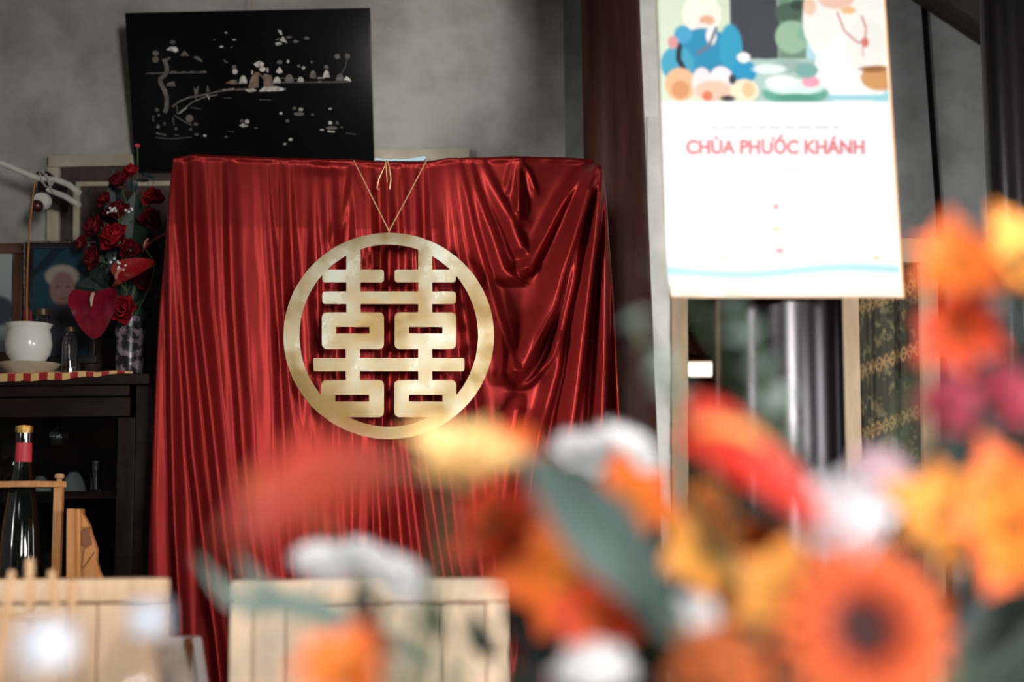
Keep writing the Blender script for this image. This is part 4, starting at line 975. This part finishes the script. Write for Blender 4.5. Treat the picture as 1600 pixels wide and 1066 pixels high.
MB().pquad([(124, 850), (125, 834), (131, 824), (139, 823), (143, 850), (134, 857)], Yh + .013, .004).build('brown_inlay', M_brownin, ch)
MB().tube([P(131, 824, Yh + .014), P(133, 850, Yh + .014), P(128, 880, Yh + .014), P(126, 906, Yh + .014)], .0012, 5).build('carved_line', M_brownin, ch)
MB().tube([P(148, 862, Yh + .014), P(138, 876, Yh + .014), P(130, 888, Yh + .014)], .0012, 5).build('carved_line', M_brownin, ch)

# ------------------------------------------------------------------ calendar on the black column
YK = 2.62
cal = thing('wall_calendar', 'bright white wall calendar with a picture over red lettering on the black column', 'calendar', P(1225, 462, YK))
def cmap(u, v, dy=0.0):
    # u across, v down in pixels
    xl_ = 1027 + 17 * (v / 460) + 4 * max(0, (v - 430) / 30); xr_ = 1379 + 29 * (v / 460)
    return P(xl_ + (xr_ - xl_) * u, v, YK + .006 * math.cos((u - .5) * PI) - .010 + dy + .012 * max(0, (v - 380) / 80) ** 2 * 0)
CD = [  # (shape, params, colour, softness): flat print of the picture page
    ('r', (1020, -160, 1150, 160), (208, 222, 200)), ('r', (1140, -160, 1215, 96), (62, 66, 74)), ('r', (1215, -160, 1260, 110), (110, 140, 120)), ('r', (1258, -160, 1420, 160), (176, 216, 226)), ('r', (1155, 92, 1300, 160), (172, 198, 192)),
    ('e', (1195, 50, 24, 42), (64, 68, 76)), ('e', (1232, 20, 22, 16), (72, 96, 82)), ('e', (1236, 58, 26, 26), (150, 184, 158)), ('e', (1262, 52, 16, 14), (128, 178, 152)), ('e', (1246, 8, 12, 8), (50, 70, 62)),
    ('e', (1320, 30, 66, 80), (246, 244, 240)), ('e', (1330, 110, 60, 56), (246, 246, 246)), ('e', (1352, 70, 32, 40), (240, 238, 232)), ('e', (1280, 40, 26, 36), (240, 240, 236)), ('e', (1306, -6, 30, 20), (238, 196, 180)), ('e', (1325, 16, 12, 6), (240, 190, 140)), ('e', (1265, 10, 10, 14), (238, 200, 176)),
    ('l', ((1308, 20), (1318, 48), (1338, 66), (1350, 66), (1352, 44), (1346, 26)), (206, 150, 150), 3.5), ('e', (1350, 66, 6, 8), (214, 120, 110)), ('l', ((1346, 70), (1347, 88)), (220, 160, 160), 2.5),
    ('e', (1372, 122, 30, 20), (206, 152, 96)), ('e', (1362, 108, 22, 5), (150, 100, 60)), ('r', (1290, 148, 1420, 157), (150, 210, 222)),
    ('e', (1096, 22, 30, 34), (240, 236, 224)), ('e', (1104, 32, 12, 8), (222, 170, 140)), ('e', (1096, 50, 16, 14), (240, 228, 220)),
    ('e', (1098, 86, 50, 42), (44, 138, 176)), ('e', (1140, 74, 18, 36), (52, 154, 190)), ('e', (1066, 54, 14, 14), (74, 160, 200)), ('e', (1056, 100, 26, 28), (70, 160, 190)), ('e', (1160, 112, 20, 18), (40, 146, 190)), ('e', (1110, 56, 8, 14), (244, 240, 236)),
    ('l', ((1118, 44), (1106, 72), (1088, 84)), (110, 110, 130), 5), ('l', ((1060, 72), (1058, 92), (1066, 108)), (40, 50, 66), 9), ('e', (1050, 66, 8, 10), (214, 150, 150)),
    ('e', (1060, 132, 24, 26), (226, 180, 140)), ('e', (1060, 140, 14, 14), (208, 146, 104)), ('e', (1094, 130, 16, 24), (240, 222, 222)), ('e', (1124, 124, 18, 20), (242, 226, 230)), ('e', (1112, 142, 30, 16), (230, 190, 170)), ('e', (1102, 150, 8, 8), (214, 120, 90)), ('e', (1160, 142, 22, 18), (244, 226, 196)), ('e', (1166, 140, 10, 12), (226, 190, 150)), ('e', (1142, 124, 6, 8), (46, 56, 66)), ('e', (1134, 154, 12, 5), (60, 60, 66)), ('e', (1160, 90, 10, 8), (248, 244, 244)),
    ('e', (1240, 146, 52, 18), (96, 164, 146)), ('e', (1240, 136, 46, 12), (214, 238, 232)), ('e', (1240, 154, 30, 8), (80, 150, 130)), ('e', (1264, 128, 14, 9), (238, 160, 182)), ('e', (1218, 128, 24, 10), (240, 246, 244)), ('e', (1230, 104, 30, 10), (150, 176, 172)), ('e', (1258, 110, 18, 12), (120, 170, 164)), ('e', (1200, 108, 26, 8), (222, 236, 234))]
NU, NVv = 240, 260
us = np.linspace(0, 1, NU); vv = np.concatenate([np.linspace(-150, 165, 175), np.linspace(168, 462, NVv - 175)])
UU, VV = np.meshgrid(us, vv)
XL = 1027 + 17 * VV / 460; XR = 1379 + 29 * VV / 460; XX = XL + (XR - XL) * UU
XXp = XX - 10 * (VV / 460)
C = np.tile(np.array(rgb(244, 246, 250)[:3]), (NVv, NU, 1))
def lay(mask, col):
    global C
    C = C * (1 - mask[..., None]) + np.array(rgb(*col)[:3]) * mask[..., None]
for s_ in CD:
    if s_[0] == 'r': x0, y0, x1, y1 = s_[1]; mk = np.clip(np.minimum.reduce([XXp - x0, x1 - XXp, VV - y0, y1 - VV]) / 3 + .5, 0, 1)
    elif s_[0] == 'e': cx, cy, rx, ry = s_[1]; mk = np.clip((1 - np.hypot((XXp - cx) / rx, (VV - cy) / ry)) * min(rx, ry) / 3 + .5, 0, 1)
    else:
        mk = np.zeros_like(XXp)
        for (xa, ya), (xb, yb) in zip(s_[1][:-1], s_[1][1:]):
            dx, dy = xb - xa, yb - ya; t_ = np.clip(((XXp - xa) * dx + (VV - ya) * dy) / (dx * dx + dy * dy), 0, 1)
            mk = np.maximum(mk, np.clip(s_[3] / 2 - np.hypot(XXp - xa - t_ * dx, VV - ya - t_ * dy) + .5, 0, 1))
    lay(mk * (VV < 164), tuple(v * .9 for v in s_[2]))
lay(np.clip((VV - 158) / 3, 0, 1), (216, 219, 224))
wav = 426 + 5 * np.sin((UU - .1) * 7) - 4 * UU
lay(.75 * np.exp(-((VV - wav) / 7) ** 2), (104, 180, 190)); lay(.5 * np.exp(-((VV - wav - 10) / 6) ** 2), (190, 212, 214))
lay(np.clip((VV - 444) / 6, 0, 1), (222, 212, 198))
Vc = [cmap(u, v) for v in vv for u in us]
npmesh('page', Vc, gridfaces(NVv, NU), vmat('page_print', .7, spec=.2), cal, colors=C.reshape(-1, 3))
# sheets underneath and backing board
for k, dd in enumerate((.003, .006)):
    npmesh('sheet', [cmap(u, v, dd) + Vector((.0012 * (k + 1), 0, -.001 * k)) for v in (-150, 100, 300, 462 + 1.5 * k) for u in np.linspace(0, 1, 14)], gridfaces(4, 14), mat('paper', rgb(238, 230, 214), .8), cal)
npmesh('backing_board', [cmap(-.006 + 1.02 * u, v, .010) for v in (-156, 100, 300, 466) for u in np.linspace(0, 1, 14)], gridfaces(4, 14), mat('board', rgb(206, 158, 112), .7), cal)
MB().pquad([(1016, -160), (1380, -160), (1380, -144), (1016, -144)], YK - .012, .022).build('binding_strip', M_steel, cal, bevel=.002)
MB().tube([P(1150, -160, YK), P(1205, -200, YK + .02), P(1260, -160, YK)], .0015, 6).build('hanging_loop', M_steel, cal)
MB().tube([P(1205, -198, YK + .01), P(1205, -198, YK + .07)], .003, 8).build('nail', M_steel, cal)
M_ink = mat('red_ink', rgb(196, 112, 118), .7); M_ink2 = mat('grey_ink', rgb(186, 188, 194), .7); M_ink3 = mat('faint_ink', rgb(202, 205, 211), .7); M_ink4 = mat('pink_ink', rgb(208, 150, 150), .7); M_ink5 = mat('ochre_ink', rgb(206, 184, 156), .7)
dg = bpy.context.evaluated_depsgraph_get()
def lettering(body, x0, x1, ybase, ytop_, m, bold=.0):
    cu = bpy.data.curves.new('lettering', 'FONT'); cu.body = body; cu.size = 1.0; cu.offset = bold; cu.extrude = .004
    o = bpy.data.objects.new('lettering_source', cu); COL.objects.link(o)
    bpy.context.view_layer.update(); me0 = o.evaluated_get(bpy.context.evaluated_depsgraph_get()).to_mesh()
    vs = [v.co.copy() for v in me0.vertices]; fs = [tuple(p.vertices) for p in me0.polygons]
    bpy.data.objects.remove(o); bpy.data.curves.remove(cu)
    mx, Mx_ = min(v.x for v in vs), max(v.x for v in vs)
    cap = .70
    pts = []
    for v in vs:
        a = x0 + (x1 - x0) * (v.x - mx) / (Mx_ - mx); c = ybase + (ytop_ - ybase) * v.y / cap
        xl_ = 1027 + 17 * (c / 460); xr_ = 1379 + 29 * (c / 460)
        p = cmap((a - xl_) / (xr_ - xl_), c, -.0006 - .0006 * (v.z > 0)); pts.append(p)
    MB().add(pts, fs).build('lettering', m, cal, smooth=False)
lettering('CHÙA PHƯỚC KHÁNH', 1072, 1351, 240, 219, M_ink, .036)
def dashes(y, h, spans, m):
    bb = MB()
    for x0, x1 in spans:
        ff = []
        for a, c in ((x0, y - h / 2), (x1, y - h / 2), (x1, y + h / 2), (x0, y + h / 2)):
            xl_ = 1027 + 17 * (c / 460); xr_ = 1379 + 29 * (c / 460); ff.append(cmap((a - xl_) / (xr_ - xl_), c, -.0009))
        bb.add(ff, [(0, 1, 2, 3)])
    bb.build('fine_print', m, cal, smooth=False)
def words_(x0, x1, lo, hi, gap, sd):
    r_ = random.Random(sd); o = []; x = x0
    while x < x1: w = r_.uniform(lo, hi); o.append((x, min(x + w, x1))); x += w + gap
    return o
dashes(199, 5, words_(1110, 1312, 10, 26, 5, 1), M_ink2)
dashes(249, 3, words_(1074, 1348, 8, 20, 5, 2), M_ink3)
dashes(267, 4, words_(1163, 1258, 8, 20, 5, 3), M_ink2)
for k in range(5):
    dashes(304 + 24 * k, 6, [(1240 + 19 * j, 1248 + 19 * j) for j in range(8) if (j + k) % 7 != 5], M_ink3)
    dashes(304 + 24 * k, 6, [(1098 + 19 * j, 1106 + 19 * j) for j in range(5) if (j * 3 + k) % 5 != 1], M_ink3)
dashes(323, 9, [(1208, 1217)], M_ink4); dashes(358, 7, [(1207, 1219)], M_ink5); dashes(392, 9, [(1213, 1224)], M_ink4); dashes(403, 6, [(1124, 1132)], M_ink5); dashes(403, 7, [(1364, 1374)], M_ink5)

# ------------------------------------------------------------------ patterned window curtain
YN = YW + .01
n_, m_ = 150, 420; V_ = []; C_ = []
xx = np.linspace(0, 1, n_); yv = np.linspace(0, 1, m_)
U2, V2 = np.meshgrid(xx, yv)
px2 = 1338 + 104 * U2 + 22 * V2 * 1.0; py2 = 408 + 760 * V2
dep = .010 * np.sin(U2 * 16 + .8 * np.sin(V2 * 5)) + .006 * np.sin(U2 * 37 + 1)
x2, y2, z2 = Pn(px2, py2, (YN + 0 * px2))
rr = np.random.default_rng(5)
def vnoise(sx, sy, seed):
    r_ = np.random.default_rng(seed); g = r_.random((sy + 2, sx + 2)); a = U2 * sx; c = V2 * sy; i = a.astype(int); j = c.astype(int); fa, fc = a - i, c - j; fa = fa * fa * (3 - 2 * fa); fc = fc * fc * (3 - 2 * fc)
    return (g[j, i] * (1 - fa) + g[j, i + 1] * fa) * (1 - fc) + (g[j + 1, i] * (1 - fa) + g[j + 1, i + 1] * fa) * fc
base = np.array(rgb(60, 58, 46)[:3]); lt = np.array(rgb(112, 104, 78)[:3]); gold = np.array(rgb(150, 122, 82)[:3]); dk = np.array(rgb(36, 38, 32)[:3])
flor = np.clip((vnoise(16, 70, 1) - .5) * 4, 0, 1) * np.clip((vnoise(40, 160, 2) - .35) * 4, 0, 1)
CC = base + (lt - base) * flor[..., None]
CC = CC + (dk - CC) * np.clip((vnoise(9, 30, 3) - .5) * 2, 0, 1)[..., None] * .8
diag = py2 + (px2 - 1338) * .42
ph = ((diag - 570) % 100)
band = np.clip(1.2 - np.abs(ph - 14) / 12, 0, 1)
lace = (np.abs(np.abs(((U2 * 11 + V2 * 3) % 1) - .5) * 22 - np.abs(ph - 14)) < 2.6) | (np.abs(ph - 14) < 1.5)
CC = CC + (gold - CC) * (np.clip(band * 3, 0, 1) * np.where(lace, .9, .12))[..., None]
wc = npmesh('window_curtain', np.stack([x2, y2 - dep, z2], -1).reshape(-1, 3), gridfaces(m_, n_), vmat('curtain_print', .9), colors=CC.reshape(-1, 3), loc=P(1395, 1100, YN))
tag(wc, 'dark olive floral curtain with gold lace bands in the beige frame', 'curtain')
MB_r = MB().tube([P(1335, 410, YN + .012), P(1446, 410, YN + .012)], .008).build('curtain_rod', M_dark); tag(MB_r, 'thin dark rod carrying the olive floral curtain', 'rod')

# ------------------------------------------------------------------ table, chairs, near things
ZT = .75
tbl = thing('dining_table', 'long table under a white cloth in front of the chairs', 'table', (.15, 1.25, 0))
MB().box(-.98, 1.28, .36, 2.17, ZT - .03, ZT - .004).build('tabletop', M_pale, tbl)
for x in (-.92, 1.18):
    for y in (.42, 2.05): MB().box(x, x + .05, y, y + .05, 0, ZT - .03).build('leg', M_pale, tbl)
b = MB().box(-1.0, 1.30, .34, 2.19, ZT - .004, ZT)
b.box(-1.0, 1.30, .338, .342, ZT - .22, ZT - .004).box(-1.0, 1.30, 2.188, 2.192, ZT - .22, ZT - .004).box(-1.002, -.998, .34, 2.19, ZT - .22, ZT - .004).box(1.298, 1.302, .34, 2.19, ZT - .22, ZT - .004)
tag(b.build('tablecloth', M_cloth), 'plain white tablecloth spread over the long table', 'tablecloth')
def chair(label, x0, x1, m, seams):
    Y = 2.34; t = thing('dining_chair', label, 'chair', (PX((x0 + x1) / 2, Y), Y + .2, 0), 'pale wooden chairs along the table')
    xa, xb = PX(x0, Y, 905), PX(x1, Y, 905); zt2 = PZ(905, Y, (x0 + x1) / 2); zr1 = PZ(943, Y, (x0 + x1) / 2); zr2 = PZ(946, Y, (x0 + x1) / 2)
    sw = .035
    MB().box(xa, xb, Y, Y + .028, zr1, zt2).build('top_rail', m, t, bevel=.008)
    for x in (xa, xb - sw): 
        MB().box(x, x + sw, Y, Y + .03, 0, zr1).build('rear_post', m, t, bevel=.004)
        MB().box(x, x + sw, Y - .42, Y - .385, 0, .44).build('leg', m, t, bevel=.004)
    xs = [xa + sw] + [PX(s_, Y, 1000) for s_ in seams] + [xb - sw]
    for a, c in zip(xs[:-1], xs[1:]): MB().box(a + .0012, c - .0012, Y + .006, Y + .022, .52, zr2).build('slat', m, t, bevel=.002)
    MB().box(xa + sw, xb - sw, Y + .005, Y + .025, .47, .52).build('lower_rail', m, t, bevel=.003)
    MB().box(xa - .005, xb + .005, Y - .43, Y + .0, .44, .47).build('seat', m, t, bevel=.01)
    return t
chair('pale wooden chair with boarded back, behind the small easel and water bottles', -170, 262, M_pale, (-60, 50, 150))
chair('pale wooden chair with faded boarded back, between red curtain and flowers', 360, 793, M_palegr, (445, 560, 690))
# small easel on the table
YE = 2.08
ea = thing('table_easel', 'small blonde wood easel of thin sticks before the pale chair', 'easel', P(50, 1080, YE))
zE = ZT + .0005
def stick(q, w, name='stick'):
    pts = [P(x, y, YE + d) for x, y, d in q]; last = pts[-1]; pts[-1] = Vector((last.x + (last.x - pts[-2].x) * 0, last.y, zE))
    a, c = pts[0], pts[-1]; r_ = w / 2 * pxm(YE)
    MB().tube([a, a.lerp(c, .03), a.lerp(c, .5), c], [r_ * .8, r_, r_, r_], 10).build(name, M_stick, ea)
stick([(47, 873, 0), (47, 1100, 0)], 13); stick([(19, 892, -.004), (-14, 1100, -.03)], 12); stick([(80, 892, -.004), (112, 1100, -.03)], 12); stick([(112, 906, .03), (112, 1100, .06)], 13)
MB().tube([P(-2, 962, YE - .012), P(100, 962, YE - .012)], .005, 8).build('cross_stick', M_stick, ea)
# water bottles
def water(label, px, pyc, Y, wcap):
    zc_ = PZ(pyc, Y, px); x = PX(px, Y, 950); r_ = wcap / 2 * pxm(Y); h = zc_ - ZT
    t = thing('water_bottle', label, 'bottle', (x, Y, ZT), 'water bottles on the table')
    R_ = .032
    MB().lathe([(0, 0), (R_ * .9, 0), (R_, .006), (R_, h * .30), (R_ * .93, h * .33), (R_, h * .36), (R_, h * .66), (R_ * .9, h * .74), (R_ * .55, h * .86), (r_ * .9, h * .90), (r_ * .88, h - .012),
                (r_ * .80, h - .012), (r_ * .8, h * .90), (R_ * .5, h * .855), (R_ * .86, h * .735), (R_ * .96, h * .65), (R_ * .96, .01), (0, .006)], (x, Y, ZT), 36).build('body', M_glass, t)
    MB().lathe([(R_ * .955, .008), (R_ * .955, h * .60), (0, h * .60)], (x, Y, ZT), 30).build('water', mat('water', (.96, .98, 1, 1), .0, trans=1.0, ior=1.33), t)
    MB().lathe([(r_, h - .024), (r_ * 1.03, h - .02), (r_ * 1.0, h - .002), (r_ * .9, h), (0, h)], (x, Y, ZT), 28).build('cap', M_cap, t)
water('clear water bottle with white cap, nearer the white chipped box', 233, 938, 1.02, 62)
water('clear water bottle with white cap, in front of the small easel', 74, 972, .84, 84)
# white box with a chipped edge
wbx = thing('white_box', 'white painted box with a chipped brown corner by the pale chairs', 'box', P(260, 1060, 2.72))
Yb_ = 2.70
b = MB(); z1 = PZ(998, Yb_, 280); xa, xb = PX(130, Yb_, 1000), PX(303, Yb_, 1000)
sx_ = .001
b.hexa([(xa - .03, Yb_ - .04, 0), (xb + .13, Yb_ - .04, 0), (xb + .13, Yb_ + .10, 0), (xa - .03, Yb_ + .10, 0), (xa, Yb_, z1), (xb, Yb_, z1), (xb, Yb_ + .07, z1), (xa, Yb_ + .07, z1)])
b.build('body', mat('white_paint', rgb(226, 228, 222), .35), wbx, bevel=.006)
MB().pquad([(288, 998), (297, 997), (300, 1012), (299, 1030), (297, 1048), (294, 1034), (291, 1020), (288, 1010)], Yb_ - .012, .02).build('chip', M_wsheet, wbx)
# dark tea table with a white cup far behind the flowers
tt2 = thing('tea_table', 'low dark tea table behind the flowers with one white cup', 'table', (PX(960, 3.0), 3.05, 0))
zt3 = PZ(1006, 3.0, 965)
MB().box(PX(860, 3.0), PX(1090, 3.0), 2.9, 3.25, zt3 - .03, zt3).build('top', M_dark, tt2, bevel=.004)
for x in (866, 1066):
    for y in (2.92, 3.2): MB().box(PX(x, 3.0), PX(x, 3.0) + .03, y, y + .03, 0, zt3 - .03).build('leg', M_dark, tt2)
cx_ = PX(967, 3.0, 990); cu_ = thing('teacup', 'small white porcelain teacup on the dark tea table', 'cup', (cx_, 3.0, zt3))
MB().lathe([(0, 0), (.012, 0), (.013, .005), (.02, .02), (.022, .042), (.020, .042), (.017, .018), (0, .01)], (cx_, 3.0, zt3), 26).build('bowl', M_white, cu_)
MB().tube([(cx_ + .020, 3.0, zt3 + .034), (cx_ + .030, 3.0, zt3 + .032), (cx_ + .031, 3.0, zt3 + .02), (cx_ + .019, 3.0, zt3 + .014)], .0025, 7).build('handle', M_white, cu_)

# ------------------------------------------------------------------ near flowers in two bowls
def bowl(label, px, Y):
    x = PX(px, Y, 1066); t = thing('flower_bowl', label, 'bowl', (x, Y, ZT))
    MB().lathe([(0, 0), (.045, 0), (.045, .01), (.03, .02), (.05, .045), (.07, .09), (.072, .10), (.066, .10), (.045, .05), (0, .035)], (x, Y, ZT), 36).build('body', M_white, t)
    MB().lathe([(0, .034), (.044, .05), (.062, .088), (.05, .098), (0, .10)], (x, Y, ZT), 24).build('foam', M_darkg, t)
    return Vector((x, Y, ZT + .085))
EA = bowl('white footed bowl holding the larger orange flower arrangement', 1270, .95)
EB = bowl('white footed bowl holding the smaller arrangement by the water bottles', 660, 1.0)
def E(b_): return b_ + Vector((random.uniform(-.035, .035), random.uniform(-.035, .035), 0))
M_ctr = mat('gerbera_centre', rgb(36, 12, 10), .8, color2=rgb(62, 20, 14), scale=90)
T = lambda x, y, Y: P(x, y, Y)
def rp(p, Y): return p * pxm(Y)
gerbera('large orange gerbera with a dark centre, lowest in the arrangement', T(1345, 985, .80), rp(150, .80), (.02, -1, .22), K_gerb, M_ctr, E(EA))
lily('yellow orange lily overlapping the side of the large gerbera', T(1228, 935, .84), rp(84, .84), (-.35, -1, .35), K_yellow, E(EA))
rose('white blush rose directly above the dark-centred gerbera', T(1312, 830, .90), rp(113, .90), (-.1, -.75, .8), K_bwhite, E(EA), 20)
rose('pale pink rose behind and above the white blush rose', T(1365, 765, .98), rp(84, .98), (.2, -.8, .6), K_blush, E(EA), 18)
M_bred = mat('spathe_bright', rgb(196, 46, 26), .55, color2=rgb(172, 32, 22), scale=12)
anthurium('bright red anthurium pointing sideways below the calendar', T(1122, 692, .86), rp(300, .86), rp(135, .86), (.80, .12, -.50), (.25, -.75, .62), M_bred, E(EA), mat('spadix_yellow', rgb(226, 170, 90), .6), .12, .25)
lily('orange lily at the top of the arrangement before the grey wall', T(1490, 425, .92), rp(80, .92), (-.2, -1, .25), K_orange, E(EA))
lily('yellow orange lily highest beside the black column', T(1582, 415, .98), rp(84, .98), (.2, -1, .4), K_yellow, E(EA))
lily('red orange lily drooping under the topmost lilies', T(1490, 510, .95), rp(78, .95), (-.1, -1, -.25), K_ored, E(EA))
rose('pink carnation under the drooping red orange lily', T(1482, 640, .92), rp(67, .92), (-.3, -.9, .3), K_pink, E(EA), 16, name='carnation', cat='carnation', ruffle=.06)
rose('pink carnation at the frame edge over the yellow lilies', T(1562, 622, .95), rp(72, .95), (.3, -.9, .2), K_pink, E(EA), 16, name='carnation', cat='carnation', ruffle=.06)
lily('yellow orange lily just above the large gerbera, beside the dark leaf', T(1468, 815, .96), rp(90, .96), (-.1, -1, .3), K_yellow, E(EA))
lily('orange lily below the pink carnations', T(1562, 830, .92), rp(128, .92), (.15, -1, .2), K_orange, E(EA))
lily('orange lily half hidden behind the large green leaf', T(905, 905, 1.02), rp(128, 1.02), (-.2, -1, .2), K_orange, E(EA))
lily('yellow orange lily on the chair side of the large green leaf', T(850, 870, 1.05), rp(84, 1.05), (-.4, -.9, .3), K_yellow, E(EA))
lily('deep orange lily low under the large green leaf', T(930, 965, .98), rp(77, .98), (0, -1, 0), K_ored, E(EA))
lily('orange lily beneath the flat white chrysanthemum', T(975, 800, 1.08), rp(82, 1.08), (.1, -1, .3), K_orange, E(EA))
rose('small yellow ranunculus beneath the bright red anthurium', T(1105, 798, .98), rp(59, .98), (-.1, -.9, .4), K_yellow, E(EA), 14, name='ranunculus', cat='ranunculus')
lily('orange lily between the bright red anthurium and large green leaf', T(1108, 858, 1.0), rp(90, 1.0), (-.1, -1, .1), K_yellow, E(EA))
rose('yellow orange ranunculus touching the white blush rose', T(1190, 850, .97), rp(51, .97), (0, -1, .2), K_orange, E(EA), 12, name='ranunculus', cat='ranunculus')
lily('pale yellow orange lily in front of the round gold sign', T(716, 760, .90), rp(112, .90), (.15, -.55, 1), K_yell2, E(EB), el0=.9)
lily('orange lily joined to the pale yellow one, further from the gold sign', T(778, 745, .94), rp(80, .94), (.35, -.6, .9), K_orange, E(EB), el0=.9)
lily('red orange lily hanging under the pale yellow one', T(768, 815, 1.02), rp(79, 1.02), (.2, -1, -.2), K_ored, E(EB))
for lab, x, y, d, r_, ax, e in (
    ('white chrysanthemum before the foot of the brown pillar, nearer the big leaf', 918, 714, 1.16, 66, (-.3, -.75, .7), EA),
    ('white chrysanthemum before the foot of the brown pillar, nearer the doorway', 978, 708, 1.14, 70, (.3, -.7, .8), EA),
    ('white chrysanthemum over the faded chair back, nearest the red leaf', 505, 884, 1.16, 56, (-.3, -.75, .7), EB),
    ('middle one of three white chrysanthemums over the faded chair back', 566, 880, 1.18, 54, (.1, -.7, .8), EB),
    ('lowest of the three white chrysanthemums over the faded chair back', 620, 905, 1.12, 60, (.3, -.8, .6), EB)):
    chrys(lab, T(x, y, d), rp(r_, d), (ax[0] * .5 + .4, -.55, .9), K_white, E(e))
rose('small white rose between the large leaf and the gerbera', T(1076, 985, .90), rp(72, .90), (-.1, -.7, .7), K_white, E(EA), 16)
rose('white rose lowest in the arrangement, cut by the picture edge', T(930, 1072, .95), rp(92, .95), (0, -.4, 1), K_white, E(EA), 16)
rose('peach rose below the small white rose', T(1120, 1062, .78), rp(108, .78), (0, -.8, .7), K_peach, E(EA), 16)
lily('orange lily low in front of the faded chair', T(540, 1068, .84), rp(84, .84), (0, -.7, .7), K_orange, E(EB))
M_streak = mat('red_leaf', rgb(166, 56, 36), .6, color2=rgb(138, 38, 30), scale=9)
blade('red_cordyline_leaf', 'long red orange leaf slanting across the lower red curtain', 'leaf', [T(640, 730, .74), T(540, 735, .66), T(450, 790, .62), T(350, 850, .6)], rp(150, .66), M_streak, E(EB))
rose('small yellow bud over the long red orange leaf', T(404, 758, .80), rp(33, .8), (-.4, -.8, .3), K_yellow, E(EB), 10, name='ranunculus', cat='ranunculus', open_=.6)
# foliage
for k, (pts, w, d, m, e, lab) in enumerate([
    ([(1075, 1000), (960, 860), (885, 775), (812, 700)], 120, .86, M_bigleaf, EA, 'large grey green leaf slanting up through the orange lilies'),
    ([(1470, 900), (1475, 790), (1500, 690), (1520, 640)], 96, 1.03, M_green, EA, 'dark green leaf between the pink carnations and yellow lilies'),
    ([(1330, 880), (1280, 780), (1200, 700), (1170, 640)], 70, 1.10, M_darkg, EA, 'dark leaf in front of the black calendar column'),
    ([(590, 1010), (574, 970), (566, 935), (560, 895)], 44, 1.05, M_darkg, EB, 'small dark leaf under the flat white chrysanthemum on the chair'),
    ([(700, 1010), (684, 980), (672, 950), (664, 925)], 36, 1.05, M_green, EB, 'small green leaf before the faded chair, under the smaller chrysanthemum'),
    ([(790, 1030), (755, 1010), (740, 980), (735, 940)], 40, 1.08, M_darkg, EB, 'small upright dark leaf at the corner of the faded chair'),
    ([(700, 1040), (500, 950), (420, 935), (366, 860)], 34, 1.1, M_greyg, EB, 'grey green leaf reaching to the corner of the faded chair'),
    ([(690, 1050), (450, 940), (370, 950), (300, 862)], 34, 1.1, M_greyg, EB, 'longest grey green leaf reaching over the gap between the chairs'),
    ([(1000, 1060), (880, 1010), (820, 980), (790, 930)], 90, 1.12, M_darkg, EA, 'broad dark leaf below the orange lilies near the faded chair'),
    ([(1100, 1060), (1000, 1000), (940, 1010), (860, 1030)], 90, 1.05, M_green, EA, 'green leaf lying low under the large grey green leaf'),
    ([(1180, 980), (1150, 930), (1120, 900), (1090, 905)], 90, 1.06, M_darkg, EA, 'dark leaf under the lily below the bright red anthurium'),
    ([(1480, 1060), (1540, 980), (1580, 930), (1600, 890)], 90, 1.0, M_darkg, EA, 'dark leaf beside the large gerbera near the picture edge'),
    ([(1500, 1066), (1560, 1040), (1620, 1010), (1660, 980)], 100, 1.0, M_green, EA, 'lowest green leaf beside the large gerbera'),
    ([(1500, 950), (1560, 760), (1580, 690), (1600, 640)], 70, 1.05, M_darkg, EA, 'dark leaf behind the orange lily below the carnations'),
    ([(1540, 900), (1520, 700), (1530, 560), (1560, 480)], 40, 1.06, M_green, EA, 'narrow green leaf up behind the top lilies'),
    ([(1250, 900), (1195, 810), (1175, 780), (1165, 770)], 46, 1.0, M_green, EA, 'little dark green leaf between anthurium and ranunculus')]):
    blade('leaf', lab, 'leaf', [T(x, y, d) for x, y in pts], rp(w, d), m, E(e))
sprig('eucalyptus_sprig', 'grey green eucalyptus sprig rising before the black column', [T(1240, 740, .98), T(1215, 660, .98), T(1195, 590, .98), T(1165, 520, .98), T(1135, 475, .98)], rp(58, .98), 5, M_greyg, E(EA))
sprig('eucalyptus_sprig', 'grey green eucalyptus sprig rising before the brown pillar', [T(1070, 640, .95), T(1045, 590, .95), T(1012, 540, .95), T(985, 490, .95)], rp(46, .95), 4, M_greyg, E(EA))
sprig('eucalyptus_sprig', 'short eucalyptus tip touching the lower corner of the calendar', [T(1110, 520, .9), T(1080, 470, .9), T(1040, 430, .9), T(1002, 408, .9)], rp(22, .9), 4, M_darkg, E(EA))
foliage('filler_foliage', 'dark filler foliage deep between the orange near flowers', [(900, 1010, 1.06, 60, 30), (1150, 950, 1.08, 60, 40), (1130, 900, 1.06, 50, 40), (1520, 960, 1.04, 50, 50), (1550, 740, 1.04, 30, 60), (1560, 510, 1.0, 22, 30), (860, 800, 1.1, 30, 30)], 120, .034, M_darkg, EA, 9)
